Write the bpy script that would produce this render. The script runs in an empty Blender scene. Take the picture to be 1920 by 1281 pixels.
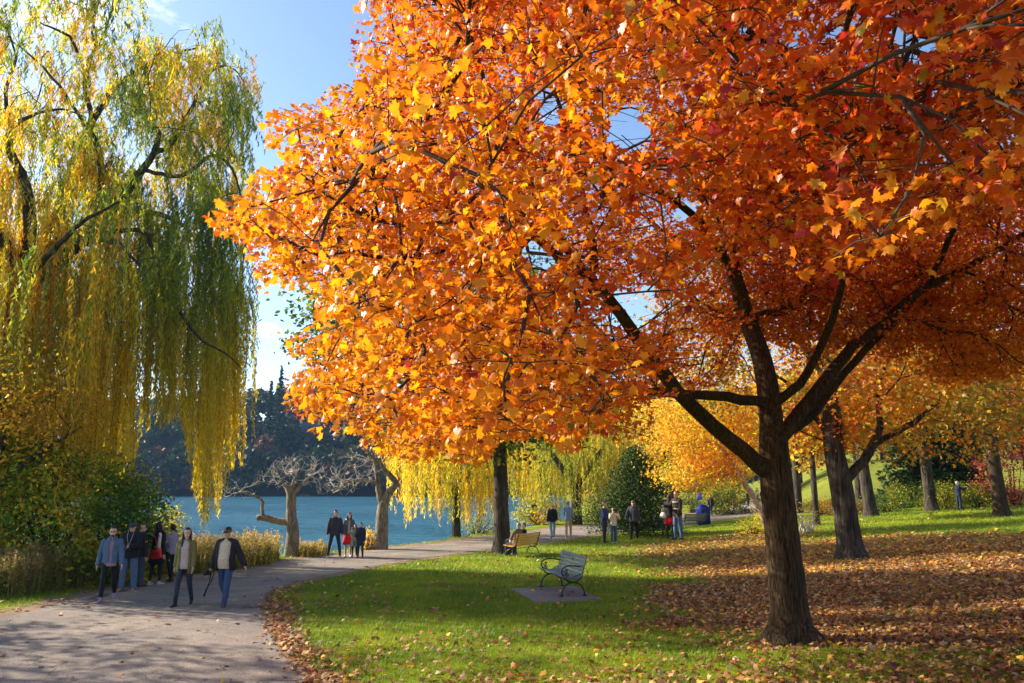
import bpy, math, random
import numpy as np
from math import sin, cos, pi, radians, atan, sqrt
from mathutils import Vector, Matrix

SC = bpy.context.scene
COL = SC.collection
rng = np.random.default_rng(7)
random.seed(7)

# ------------------------------------------------------------------ camera
F, CX, CY = 1387.0, 960.0, 640.5
HOR = 905.0
TILT = atan((HOR - CY) / F)
CAMZ = 2.7
cam = bpy.data.cameras.new("camera")
cam.sensor_width = 36.0
cam.lens = F / 1920.0 * 36.0
cam.clip_start = 0.05
cam.clip_end = 6000
camo = bpy.data.objects.new("camera", cam)
camo.location = (0, 0, CAMZ)
camo.rotation_euler = (pi / 2 + TILT, 0, 0)
COL.objects.link(camo)
SC.camera = camo

# ------------------------------------------------------------------ light
SUN_EL = radians(28.5)
SUN_AZ = math.atan2(-0.935, 0.355)          # from +Y, clockwise
S_DIR = Vector((sin(SUN_AZ) * cos(SUN_EL), cos(SUN_AZ) * cos(SUN_EL), sin(SUN_EL)))
SC.view_settings.view_transform = 'Standard'
SC.view_settings.look = 'None'
SC.view_settings.exposure = 1.25
SC.view_settings.gamma = 1.0
sl = bpy.data.lights.new("sun", 'SUN')
sl.energy = 5.0
sl.angle = radians(0.55)
sl.color = (1.0, 0.90, 0.74)
slo = bpy.data.objects.new("sun", sl)
slo.rotation_euler = S_DIR.to_track_quat('Z', 'Y').to_euler()
slo.location = (-40, 20, 40)
COL.objects.link(slo)

W = bpy.data.worlds.new("World")
SC.world = W
W.use_nodes = True
nt = W.node_tree
bg = nt.nodes["Background"]
sky = nt.nodes.new("ShaderNodeTexSky")
sky.sky_type = 'NISHITA'
sky.sun_disc = False
sky.sun_elevation = SUN_EL
sky.sun_rotation = SUN_AZ
sky.air_density = 1.0
sky.dust_density = 0.9
sky.ozone_density = 3.0
sky.altitude = 100
# a few thin white clouds high on the left of the sky, part of the sky itself
tc = nt.nodes.new("ShaderNodeTexCoord")
mp = nt.nodes.new("ShaderNodeMapping")
mp.inputs['Scale'].default_value = (1.0, 1.0, 2.6)
nz = nt.nodes.new("ShaderNodeTexNoise")
nz.inputs['Scale'].default_value = 5.5
nz.inputs['Detail'].default_value = 9
nz.inputs['Roughness'].default_value = 0.6
cr = nt.nodes.new("ShaderNodeMapRange")
cr.inputs['From Min'].default_value = 0.62
cr.inputs['From Max'].default_value = 0.86
vd = nt.nodes.new("ShaderNodeVectorMath"); vd.operation = 'DISTANCE'
vd.inputs[1].default_value = (-0.44, 0.70, 0.56)
vr = nt.nodes.new("ShaderNodeMapRange")
vr.inputs['From Min'].default_value = 0.16
vr.inputs['From Max'].default_value = 0.05
ad = nt.nodes.new("ShaderNodeMath"); ad.operation = 'MULTIPLY_ADD'
ad.inputs[1].default_value = 0.22
ml = nt.nodes.new("ShaderNodeMath"); ml.operation = 'MULTIPLY'; ml.inputs[1].default_value = 0.85
mx = nt.nodes.new("ShaderNodeMix"); mx.data_type = 'RGBA'
mx.inputs[7].default_value = (9.0, 8.6, 8.4, 1)
L = nt.links.new
L(tc.outputs['Generated'], mp.inputs[0]); L(mp.outputs[0], nz.inputs['Vector'])
L(tc.outputs['Generated'], vd.inputs[0]); L(vd.outputs['Value'], vr.inputs[0])
L(vr.outputs[0], ad.inputs[0]); L(nz.outputs['Fac'], ad.inputs[2]); L(ad.outputs[0], cr.inputs[0])
L(cr.outputs[0], ml.inputs[0]); L(ml.outputs[0], mx.inputs[0])
L(sky.outputs[0], mx.inputs[6]); L(mx.outputs[2], bg.inputs[0])
bg.inputs[1].default_value = 0.115

# ------------------------------------------------------------------ pixel <-> world helpers (photograph pixels, 1920 x 1281)
RT = np.array((1.0, 0, 0)); FW = np.array((0, cos(TILT), sin(TILT))); UP = np.array((0, -sin(TILT), cos(TILT)))
C0 = np.array((0, 0, CAMZ))
def ray(px, py): return RT * ((px - CX) / F) + UP * ((CY - py) / F) + FW
def at(px, py, Y):
    d = ray(px, py)
    return C0 + d * (Y / d[1])
def proj(P):
    P = np.atleast_2d(P) - C0
    z = P @ FW
    zz = np.where(z > 0.05, z, 0.05)
    return CX + F * (P @ RT) / zz, CY - F * (P @ UP) / zz, z

# ------------------------------------------------------------------ noise
def _h(ix, iy, s):
    v = np.sin(ix * 127.1 + iy * 311.7 + s * 74.7) * 43758.5453
    return v - np.floor(v)
def vnoise(x, y, s=0):
    x = np.asarray(x, float); y = np.asarray(y, float)
    ix, iy = np.floor(x), np.floor(y); fx, fy = x - ix, y - iy
    fx = fx * fx * (3 - 2 * fx); fy = fy * fy * (3 - 2 * fy)
    a, b, c, d = _h(ix, iy, s), _h(ix + 1, iy, s), _h(ix, iy + 1, s), _h(ix + 1, iy + 1, s)
    return (a * (1 - fx) + b * fx) * (1 - fy) + (c * (1 - fx) + d * fx) * fy
def fnoise(x, y, s=0, o=4):
    t = 0; a = 0.5
    for k in range(o):
        t = t + a * vnoise(x * 2 ** k, y * 2 ** k, s + k); a *= 0.5
    return t
def sst(a, b, x):
    t = np.clip((np.asarray(x, float) - a) / (b - a), 0, 1)
    return t * t * (3 - 2 * t)

# ------------------------------------------------------------------ mesh helpers
def tag(o, label=None, cat=None, group=None, kind=None):
    if label: o['label'] = label
    if cat: o['category'] = cat
    if group: o['group'] = group
    if kind: o['kind'] = kind
    return o
def empty(name, loc, rz=0, **k):
    o = bpy.data.objects.new(name, None)
    o.location = [float(v) for v in loc]; o.rotation_euler = (0, 0, rz); o.empty_display_size = 0.3
    COL.objects.link(o)
    return tag(o, **k)
def mesh_np(name, V, faces, mat, parent=None, col=None, smooth=False, world=True):
    """faces: (m,k) array or list of index tuples. V in world coordinates (made local to an unrotated parent)."""
    V = np.asarray(V, dtype=np.float64).reshape(-1, 3)
    if parent is not None and world:
        V = V - np.array(parent.location)
    me = bpy.data.meshes.new(name)
    if isinstance(faces, np.ndarray):
        sizes = np.full(len(faces), faces.shape[1]); flat = faces.ravel()
    else:
        sizes = np.array([len(f) for f in faces]); flat = np.fromiter((i for f in faces for i in f), dtype=np.int64)
    me.vertices.add(len(V)); me.vertices.foreach_set("co", V.astype(np.float32).ravel())
    me.loops.add(len(flat)); me.loops.foreach_set("vertex_index", flat.astype(np.int32))
    me.polygons.add(len(sizes))
    me.polygons.foreach_set("loop_start", np.concatenate(([0], np.cumsum(sizes)[:-1])).astype(np.int32))
    me.update(calc_edges=True)
    if smooth: me.polygons.foreach_set("use_smooth", np.ones(len(sizes), dtype=bool))
    if col is not None:
        col = np.asarray(col, float)
        dom = 'FACE' if len(col) == len(sizes) else 'POINT'
        a = me.attributes.new("col", 'FLOAT_COLOR', dom)
        c4 = np.ones((len(col), 4), np.float32); c4[:, :3] = col[:, :3]
        a.data.foreach_set("color", c4.ravel())
    for m in (mat if isinstance(mat, (list, tuple)) else [mat]):
        if m: me.materials.append(m)
    o = bpy.data.objects.new(name, me)
    COL.objects.link(o)
    if parent is not None: o.parent = parent
    return o

class MB:
    """collects primitives of one mesh"""
    def __init__(s): s.V = []; s.Fc = []; s.n = 0
    def add(s, V, Fs):
        V = np.asarray(V, float); s.V.append(V)
        s.Fc += [tuple(int(i) + s.n for i in f) for f in Fs]; s.n += len(V)
        return s
    def box(s, c, size, rz=0, R=None, bev=0.0):
        hx, hy, hz = [v / 2 for v in size]
        v = np.array([(x, y, z) for x in (-hx, hx) for y in (-hy, hy) for z in (-hz, hz)])
        if R is None: R = Matrix.Rotation(rz, 3, 'Z')
        v = v @ np.array(R).T + np.array(c)
        return s.add(v, [(0, 1, 3, 2), (4, 6, 7, 5), (0, 4, 5, 1), (2, 3, 7, 6), (0, 2, 6, 4), (1, 5, 7, 3)])
    def tube(s, P, r, n=8, cap=True):
        P = np.asarray(P, float); m = len(P)
        r = np.full(m, r) if np.isscalar(r) else np.asarray(r, float)
        T = np.gradient(P, axis=0); T /= np.linalg.norm(T, axis=1)[:, None] + 1e-9
        ref = np.array((0, 0, 1.0)) if abs(T[0, 2]) < 0.9 else np.array((1.0, 0, 0))
        u = np.cross(T[0], ref); u /= np.linalg.norm(u)
        vs = []
        a = np.arange(n) * 2 * pi / n
        for k in range(m):
            u = u - T[k] * (u @ T[k]); u /= np.linalg.norm(u) + 1e-9
            w = np.cross(T[k], u)
            vs.append(P[k] + r[k] * (np.cos(a)[:, None] * u + np.sin(a)[:, None] * w))
        fs = [(k * n + i, k * n + (i + 1) % n, (k + 1) * n + (i + 1) % n, (k + 1) * n + i) for k in range(m - 1) for i in range(n)]
        if cap: fs += [tuple(range(n))[::-1], tuple((m - 1) * n + i for i in range(n))]
        return s.add(np.concatenate(vs), fs)
    def ell(s, c, r, R=None, nu=12, nv=8):
        vs = [(0, 0, 1.0)]
        for j in range(1, nv):
            t = pi * j / nv
            for i in range(nu): vs.append((sin(t) * cos(2 * pi * i / nu), sin(t) * sin(2 * pi * i / nu), cos(t)))
        vs.append((0, 0, -1.0))
        v = np.array(vs) * np.array(r)
        if R is not None: v = v @ np.array(R).T
        fs = [(0, 1 + i, 1 + (i + 1) % nu) for i in range(nu)]
        for j in range(nv - 2):
            b = 1 + j * nu
            fs += [(b + i, b + nu + i, b + nu + (i + 1) % nu, b + (i + 1) % nu) for i in range(nu)]
        b = 1 + (nv - 2) * nu
        fs += [(b + (i + 1) % nu, b + i, len(vs) - 1) for i in range(nu)]
        return s.add(v + np.array(c), fs)
    def cap(s, a, ra, b, rb, n=10):
        a = np.asarray(a, float); b = np.asarray(b, float)
        d = b - a; l = np.linalg.norm(d) + 1e-9; d = d / l
        P, r = [], []
        for t in (-0.98, -0.85, -0.55): P.append(a + d * t * ra); r.append(ra * sqrt(1 - t * t))
        P.append(a); r.append(ra); P.append(b); r.append(rb)
        for t in (0.55, 0.85, 0.98): P.append(b + d * t * rb); r.append(rb * sqrt(1 - t * t))
        return s.tube(P, r, n)
    def loft(s, rings, n=16):
        """rings: (cx,cy,cz,rx,ry)"""
        a = np.arange(n) * 2 * pi / n
        vs = [np.stack([cx + rx * np.cos(a), cy + ry * np.sin(a), np.full(n, cz)], 1) for cx, cy, cz, rx, ry in rings]
        m = len(rings)
        fs = [(k * n + i, k * n + (i + 1) % n, (k + 1) * n + (i + 1) % n, (k + 1) * n + i) for k in range(m - 1) for i in range(n)]
        fs += [tuple(range(n))[::-1], tuple((m - 1) * n + i for i in range(n))]
        return s.add(np.concatenate(vs), fs)
    def arr(s): return (np.concatenate(s.V) if s.V else np.zeros((0, 3))), s.Fc
    def build(s, name, mat, parent=None, smooth=False, world=False, **k):
        V, Fs = s.arr()
        return mesh_np(name, V, Fs, mat, parent, smooth=smooth, world=world, **k)

# ------------------------------------------------------------------ materials
def mat(name):
    m = bpy.data.materials.new(name); m.use_nodes = True
    return m, m.node_tree, m.node_tree.nodes["Principled BSDF"]
def simple(name, c, rough=0.7, var=0.15, scale=14, bump=0.0, metal=0.0, spec=0.3, obj=True):
    m, t, p = mat(name)
    n = t.nodes; l = t.links.new
    p.inputs['Roughness'].default_value = rough; p.inputs['Metallic'].default_value = metal
    p.inputs['Specular IOR Level'].default_value = spec
    tc = n.new("ShaderNodeTexCoord"); nz = n.new("ShaderNodeTexNoise")
    nz.inputs['Scale'].default_value = scale; nz.inputs['Detail'].default_value = 5
    l(tc.outputs['Object'], nz.inputs['Vector'])
    r = n.new("ShaderNodeValToRGB")
    r.color_ramp.elements[0].position = 0.3; r.color_ramp.elements[1].position = 0.7
    r.color_ramp.elements[0].color = (*[v * (1 - var) for v in c], 1); r.color_ramp.elements[1].color = (*[min(1, v * (1 + var)) for v in c], 1)
    l(nz.outputs['Fac'], r.inputs[0]); l(r.outputs[0], p.inputs['Base Color'])
    if bump:
        b = n.new("ShaderNodeBump"); b.inputs['Strength'].default_value = bump; b.inputs['Distance'].default_value = 0.01
        l(nz.outputs['Fac'], b.inputs['Height']); l(b.outputs[0], p.inputs['Normal'])
    return m
_fab = {}
def fabric(c, rough=0.85, var=0.18):
    k = (tuple(c), rough)
    if k not in _fab: _fab[k] = simple("fabric", c, rough, var, 30, 0.25)
    return _fab[k]
def leafmat(name, transl=0.45, rough=0.42, spec=0.4, tgain=(1.25, 1.1, 0.9)):
    m, t, p = mat(name)
    n = t.nodes; l = t.links.new
    a = n.new("ShaderNodeAttribute"); a.attribute_name = "col"
    l(a.outputs['Color'], p.inputs['Base Color'])
    p.inputs['Roughness'].default_value = rough; p.inputs['Specular IOR Level'].default_value = spec
    tr = n.new("ShaderNodeBsdfTranslucent")
    g = n.new("ShaderNodeMix"); g.data_type = 'RGBA'; g.blend_type = 'MULTIPLY'; g.inputs[0].default_value = 1
    g.inputs[7].default_value = (*tgain, 1)
    l(a.outputs['Color'], g.inputs[6]); l(g.outputs[2], tr.inputs[0])
    mx = n.new("ShaderNodeMixShader"); mx.inputs[0].default_value = transl
    l(p.outputs[0], mx.inputs[1]); l(tr.outputs[0], mx.inputs[2])
    l(mx.outputs[0], n["Material Output"].inputs[0])
    return m
def barkmat(name, dark, light, sx=16, sz=2.2, bump=1.0, dist=0.03):
    m, t, p = mat(name)
    n = t.nodes; l = t.links.new
    p.inputs['Roughness'].default_value = 0.9; p.inputs['Specular IOR Level'].default_value = 0.15
    tc = n.new("ShaderNodeTexCoord"); mp = n.new("ShaderNodeMapping")
    mp.inputs['Scale'].default_value = (sx, sx, sz)
    l(tc.outputs['Object'], mp.inputs[0])
    nz = n.new("ShaderNodeTexNoise"); nz.inputs['Scale'].default_value = 1.0; nz.inputs['Detail'].default_value = 7; nz.inputs['Roughness'].default_value = 0.62
    nz.inputs['Distortion'].default_value = 0.7
    l(mp.outputs[0], nz.inputs['Vector'])
    big = n.new("ShaderNodeTexNoise"); big.inputs['Scale'].default_value = 1.3; big.inputs['Detail'].default_value = 3
    l(tc.outputs['Object'], big.inputs['Vector'])
    r = n.new("ShaderNodeValToRGB")
    r.color_ramp.elements[0].position = 0.38; r.color_ramp.elements[1].position = 0.66
    r.color_ramp.elements[0].color = (*dark, 1); r.color_ramp.elements[1].color = (*light, 1)
    l(nz.outputs['Fac'], r.inputs[0])
    g = n.new("ShaderNodeMix"); g.data_type = 'RGBA'; g.blend_type = 'MULTIPLY'
    g.inputs[0].default_value = 0.6
    rr = n.new("ShaderNodeValToRGB"); rr.color_ramp.elements[0].position = 0.3; rr.color_ramp.elements[1].position = 0.65
    rr.color_ramp.elements[0].color = (0.45, 0.47, 0.42, 1); rr.color_ramp.elements[1].color = (1.2, 1.12, 1.0, 1)
    l(big.outputs['Fac'], rr.inputs[0]); l(r.outputs[0], g.inputs[6]); l(rr.outputs[0], g.inputs[7])
    l(g.outputs[2], p.inputs['Base Color'])
    b = n.new("ShaderNodeBump"); b.inputs['Strength'].default_value = bump; b.inputs['Distance'].default_value = dist
    l(nz.outputs['Fac'], b.inputs['Height']); l(b.outputs[0], p.inputs['Normal'])
    return m

M_LEAF = leafmat("maple leaf", 0.5, 0.42, 0.35, (1.25, 1.15, 0.8))
M_LEAF2 = leafmat("small leaf", 0.5, 0.5, 0.3, (1.25, 1.15, 0.8))
M_WILLOW = leafmat("willow leaf", 0.55, 0.45, 0.35, (1.5, 1.45, 0.7))
M_NEEDLE = leafmat("needle", 0.15, 0.6, 0.2)
M_LITTER = leafmat("fallen leaf", 0.15, 0.6, 0.25)
M_GRASS = leafmat("grass blade", 0.4, 0.5, 0.3, (1.2, 1.2, 0.7))
M_BARK = barkmat("maple bark", (0.014, 0.009, 0.005), (0.12, 0.078, 0.042), 42, 4.0, 1.0, 0.035)
M_BARK_D = barkmat("dark bark", (0.02, 0.017, 0.014), (0.12, 0.10, 0.08), 15, 1.6, 1.0, 0.06)
M_BARK_G = barkmat("grey bark", (0.13, 0.105, 0.08), (0.42, 0.36, 0.29), 14, 3.0, 1.0, 0.05)
M_BARK_P = barkmat("pale bark", (0.30, 0.20, 0.14), (0.62, 0.47, 0.36), 6, 6, 0.5, 0.02)
M_TWIG = simple("twig", (0.06, 0.042, 0.03), 0.9, 0.3, 20)
M_TWIG_G = simple("grey twig", (0.50, 0.45, 0.41), 0.9, 0.3, 20)
# ------------------------------------------------------------------ terrain
SHORE = np.array([(-900, 40), (-90, 24), (-30, 26.5), (-16, 29.5), (-11, 32.5), (-8.5, 35.5), (-6, 40), (-4, 44), (-2.4, 48.5), (0.2, 55), (4, 66), (8, 84), (10, 110), (14, 160), (17, 236), (17, 2500)], float)
def shore_sd(x, y):
    """signed distance to the shoreline, positive on the lake"""
    x = np.asarray(x, float); y = np.asarray(y, float)
    best = np.full(x.shape, 1e9); sg = np.ones(x.shape)
    for (ax, ay), (bx, by) in zip(SHORE[:-1], SHORE[1:]):
        dx, dy = bx - ax, by - ay
        t = np.clip(((x - ax) * dx + (y - ay) * dy) / (dx * dx + dy * dy), 0, 1)
        d = np.hypot(x - ax - t * dx, y - ay - t * dy)
        c = dx * (y - ay) - dy * (x - ax)
        m = d < best
        best = np.where(m, d, best); sg = np.where(m, np.sign(c), sg)
    return best * sg
FAR = 236.0
WATER_Z = -1.5
def tz(x, y):
    x = np.asarray(x, float); y = np.asarray(y, float)
    yy = np.maximum(y, 2.0)
    q = x / yy
    zl = -0.4 * sst(14, 42, y) + np.clip((q - 0.2) / 0.4, 0, 1.4) * np.minimum(yy, 70) * 0.031 * sst(0, 9, y)
    zl = zl + sst(60, 125, y) * 5.2 * sst(0.33, 0.46, q) + sst(125, 300, y) * 9 * sst(0.25, 0.4, q)
    zl = zl + 0.10 * (fnoise(x * 0.35, y * 0.35, 3) - 0.47) * sst(3, 9, y)
    sd = shore_sd(x, y) + (fnoise(x * 0.25, y * 0.25, 9) - 0.47) * 1.5
    k = sst(-1.2, 3.2, sd)
    z = zl * (1 - k) + (-3.2) * k
    fy = y - (FAR + 14 * (fnoise(x * 0.013, 0 * x, 5) - 0.47))
    far = sst(-3, 2, fy)
    zh = WATER_Z + 0.4 + 27 * sst(0, 60, fy) * (0.75 + 0.5 * fnoise(x * 0.012, y * 0.01, 6))
    return np.where(y > FAR - 25, z * (1 - far) + np.maximum(z, zh) * far, z)
def gp(px, py):
    d = ray(px, py); t0 = 3.0
    ts = np.concatenate([np.arange(3, 60, 0.1), np.arange(60, 400, 1.0)])
    P = C0 + ts[:, None] * d
    g = P[:, 2] - tz(P[:, 0], P[:, 1])
    i = int(np.argmax(g < 0))
    if not (g < 0).any(): i = len(ts) - 1
    a, b = ts[max(i - 1, 0)], ts[i]
    for _ in range(20):
        m = (a + b) / 2; p = C0 + m * d
        if p[2] < tz(p[0], p[1]): b = m
        else: a = m
    p = C0 + a * d
    return np.array((p[0], p[1], float(tz(p[0], p[1]))))
def on(x, y): return np.array((x, y, float(tz(x, y))))

def inpoly(x, y, poly):
    x = np.asarray(x); y = np.asarray(y); r = np.zeros(x.shape, bool)
    n = len(poly)
    for i in range(n):
        x1, y1 = poly[i]; x2, y2 = poly[(i + 1) % n]
        c = ((y1 > y) != (y2 > y)) & (x < (x2 - x1) * (y - y1) / (y2 - y1 + 1e-12) + x1)
        r ^= c
    return r

# path edges, read off the ground in the photograph
PL = [(-13.5, 2.0), (-12.0, 8.0), (-10.9, 13.0)] + [tuple(gp(*p)[:2]) for p in [(40, 1152), (170, 1112), (300, 1090), (450, 1060), (600, 1044), (700, 1032), (800, 1021), (920, 1006), (1050, 990), (1200, 972), (1330, 957), (1392, 949)]] + [(29.0, 112.0)]
PR = [(2.5, 2.0), (0.6, 5.0), (-1.5, 8.3)] + [tuple(gp(*p)[:2]) for p in [(560, 1262), (510, 1190), (488, 1140), (500, 1112), (560, 1090), (690, 1066), (820, 1044), (930, 1029), (1110, 1004), (1210, 991), (1330, 978), (1440, 964)]] + [(35.0, 110.0)]
def resample(P, n):
    P = np.array(P, float)
    for _ in range(2):      # smooth the corners
        Q = [P[0]]
        for a, b in zip(P[:-1], P[1:]): Q += [a * 0.75 + b * 0.25, a * 0.25 + b * 0.75]
        Q.append(P[-1]); P = np.array(Q)
    s = np.concatenate(([0], np.cumsum(np.linalg.norm(np.diff(P, axis=0), axis=1))))
    t = np.linspace(0, 1, n) ** 1.25 * s[-1]
    return np.stack([np.interp(t, s, P[:, 0]), np.interp(t, s, P[:, 1])], 1)
NP_ = 420
EL, ER = resample(PL, NP_), resample(PR, NP_)
def strip(off_l, off_r, dz, amp, seed, nx=26):
    d = ER - EL; w = np.linalg.norm(d, axis=1)[:, None]; u = d / w
    tt = np.arange(NP_) * 0.12
    nl = (fnoise(tt, tt * 0 + 1, seed) - 0.47)[:, None] * amp + (fnoise(tt * 5, tt * 0 + 2, seed) - 0.47)[:, None] * amp * 0.5
    nr = (fnoise(tt, tt * 0 + 7, seed) - 0.47)[:, None] * amp + (fnoise(tt * 5, tt * 0 + 9, seed) - 0.47)[:, None] * amp * 0.5
    A = EL - u * (off_l + nl); B = ER + u * (off_r + nr)
    k = np.linspace(0, 1, nx)[None, :, None]
    P = A[:, None, :] * (1 - k) + B[:, None, :] * k
    x, y = P[..., 0].ravel(), P[..., 1].ravel()
    V = np.stack([x, y, tz(x, y) + dz], 1)
    i = (np.arange(NP_ - 1)[:, None] * nx + np.arange(nx - 1)[None, :]).ravel()
    return V, np.stack([i, i + 1, i + nx + 1, i + nx], 1)
PATH_POLY = [tuple(p) for p in EL[::6]] + [tuple(p) for p in ER[::-6]]

# leaf litter density in the world, 0..1
def wp(L_): return [tuple(gp(*p)[:2]) for p in L_]
LIT_A = wp([(1235, 1062), (1330, 1035), (1450, 1022), (1560, 1010), (1700, 1002), (1918, 998), (2400, 1010), (2400, 1245), (1918, 1232), (1700, 1226), (1560, 1212), (1380, 1200), (1210, 1180), (1190, 1140), (1245, 1100)])
LIT_B = wp([(1150, 1050), (1190, 1022), (1300, 1008), (1440, 996), (1560, 1000), (1560, 1030), (1330, 1050)])
def poly_sd(x, y, poly):
    x = np.asarray(x, float); y = np.asarray(y, float); best = np.full(x.shape, 1e9)
    n = len(poly)
    for i in range(n):
        ax, ay = poly[i]; bx, by = poly[(i + 1) % n]; dx, dy = bx - ax, by - ay
        t = np.clip(((x - ax) * dx + (y - ay) * dy) / (dx * dx + dy * dy + 1e-9), 0, 1)
        best = np.minimum(best, np.hypot(x - ax - t * dx, y - ay - t * dy))
    return np.where(inpoly(x, y, poly), best, -best)
def litter(x, y):
    n = fnoise(x * 0.8, y * 0.8, 21) - 0.47
    a = sst(-0.9, 1.4, poly_sd(x, y, LIT_A) + n * 3.4) * (.55 + .45 * sst(.34, .50, fnoise(x * 1.1 + 4, y * 1.5, 27)))
    b = 0.60 * sst(-1.2, 1.6, poly_sd(x, y, LIT_B) + n * 4)
    base = 0.018 + 0.07 * sst(0.45, 0.65, fnoise(x * 0.5, y * 0.9, 31))
    near = 0.34 * sst(12.5, 9.5, y) * sst(-4, 2, x)
    # a drift of leaves along the right edge of the path
    dr = poly_sd(x, y, PATH_POLY)
    e = sst(-0.95, -0.10, dr + n * 1.2) * sst(0.35, -0.1, dr) * sst(-8, -4.5, x) * sst(24, 18, y) * (y < 24) * 0.62
    return np.clip(np.maximum.reduce([a, b, base + near, e]), 0, 1)

def grid(xs, ys):
    X, Y = np.meshgrid(xs, ys); x, y = X.ravel(), Y.ravel()
    V = np.stack([x, y, tz(x, y)], 1); nx = len(xs)
    i = (np.arange(len(ys) - 1)[:, None] * nx + np.arange(nx - 1)[None, :]).ravel()
    return V, np.stack([i, i + 1, i + nx + 1, i + nx], 1)
def spread(lim, n, p=2.6, c=0):
    t = np.linspace(-1, 1, n); return c + np.sign(t) * (np.abs(t) * 0.08 + 0.92 * np.abs(t) ** p) * lim
xs = np.unique(np.concatenate([np.arange(-30, 40, 0.4), np.sign(np.linspace(-1, 1, 120)) * (30 + 1900 * np.abs(np.linspace(-1, 1, 120)) ** 2.6)]))
ys = np.unique(np.concatenate([np.arange(-6, 70, 0.4), 70 + np.linspace(0, 1, 160) ** 1.6 * 500, 570 + np.linspace(0.05, 1, 20) ** 2 * 2500, np.array([-40, -20, -10])]))
V, Fq = grid(xs, ys)
lit = litter(V[:, 0], V[:, 1])
m, t, p = mat("grass ground")
n = t.nodes; l = t.links.new
p.inputs['Roughness'].default_value = 0.95; p.inputs['Specular IOR Level'].default_value = 0.05
tc = n.new("ShaderNodeTexCoord")
n1 = n.new("ShaderNodeTexNoise"); n1.inputs['Scale'].default_value = 0.6; n1.inputs['Detail'].default_value = 6
n2 = n.new("ShaderNodeTexNoise"); n2.inputs['Scale'].default_value = 22; n2.inputs['Detail'].default_value = 6; n2.inputs['Roughness'].default_value = 0.7
l(tc.outputs['Object'], n1.inputs[0]); l(tc.outputs['Object'], n2.inputs[0])
r1 = n.new("ShaderNodeValToRGB"); e = r1.color_ramp.elements
e[0].position = 0.35; e[0].color = (0.09, 0.16, 0.010, 1); e[1].position = 0.68; e[1].color = (0.28, 0.34, 0.018, 1)
l(n1.outputs['Fac'], r1.inputs[0])
r2 = n.new("ShaderNodeValToRGB"); e = r2.color_ramp.elements
e[0].position = 0.3; e[0].color = (0.45, 0.45, 0.4, 1); e[1].position = 0.7; e[1].color = (1.35, 1.3, 1.2, 1)
l(n2.outputs['Fac'], r2.inputs[0])
g = n.new("ShaderNodeMix"); g.data_type = 'RGBA'; g.blend_type = 'MULTIPLY'; g.inputs[0].default_value = 0.9
l(r1.outputs[0], g.inputs[6]); l(r2.outputs[0], g.inputs[7])
n3 = n.new("ShaderNodeTexVoronoi"); n3.inputs['Scale'].default_value = 12; n3.inputs['Randomness'].default_value = 1
l(tc.outputs['Object'], n3.inputs[0])
r3 = n.new("ShaderNodeValToRGB"); e = r3.color_ramp.elements
e[0].position = 0.1; e[0].color = (0.30, 0.135, 0.035, 1); e[1].position = 0.9; e[1].color = (0.50, 0.27, 0.10, 1)
x1 = r3.color_ramp.elements.new(0.5); x1.color = (0.16, 0.075, 0.04, 1)
l(n3.outputs['Color'], r3.inputs[0])
at_ = n.new("ShaderNodeAttribute"); at_.attribute_name = "col"
sp = n.new("ShaderNodeSeparateColor"); l(at_.outputs['Color'], sp.inputs[0])
th = n.new("ShaderNodeMapRange"); th.inputs['From Min'].default_value = 0.45; th.inputs['From Max'].default_value = 0.62
am = n.new("ShaderNodeMath"); am.operation = 'MULTIPLY_ADD'; am.inputs[1].default_value = 0.5
sb = n.new("ShaderNodeMath"); sb.operation = 'MULTIPLY_ADD'; sb.inputs[1].default_value = 0.75; sb.inputs[2].default_value = -0.1
l(sp.outputs[0], sb.inputs[0]); l(n2.outputs['Fac'], am.inputs[0]); l(sb.outputs[0], am.inputs[2]); l(am.outputs[0], th.inputs[0])
g2 = n.new("ShaderNodeMix"); g2.data_type = 'RGBA'
l(th.outputs[0], g2.inputs[0]); l(g.outputs[2], g2.inputs[6]); l(r3.outputs[0], g2.inputs[7])
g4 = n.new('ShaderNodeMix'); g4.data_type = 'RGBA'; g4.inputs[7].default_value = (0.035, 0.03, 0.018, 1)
g5 = n.new('ShaderNodeMix'); g5.data_type = 'RGBA'; g5.inputs[7].default_value = (0.20, 0.19, 0.035, 1)
l(sp.outputs[2], g5.inputs[0]); l(g2.outputs[2], g5.inputs[6])
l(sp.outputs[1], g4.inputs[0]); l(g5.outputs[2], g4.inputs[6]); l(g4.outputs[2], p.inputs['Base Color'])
b = n.new("ShaderNodeBump"); b.inputs['Strength'].default_value = 0.9; b.inputs['Distance'].default_value = 0.05
l(n2.outputs['Fac'], b.inputs['Height']); l(b.outputs[0], p.inputs['Normal'])
M_GROUND = m
tag(mesh_np("ground", V, Fq, M_GROUND, col=np.stack([lit, (V[:, 1] > FAR - 12) & (V[:, 0] < 150), sst(45, 80, V[:, 1]) * .6], 1), smooth=True), kind='structure')

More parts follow.
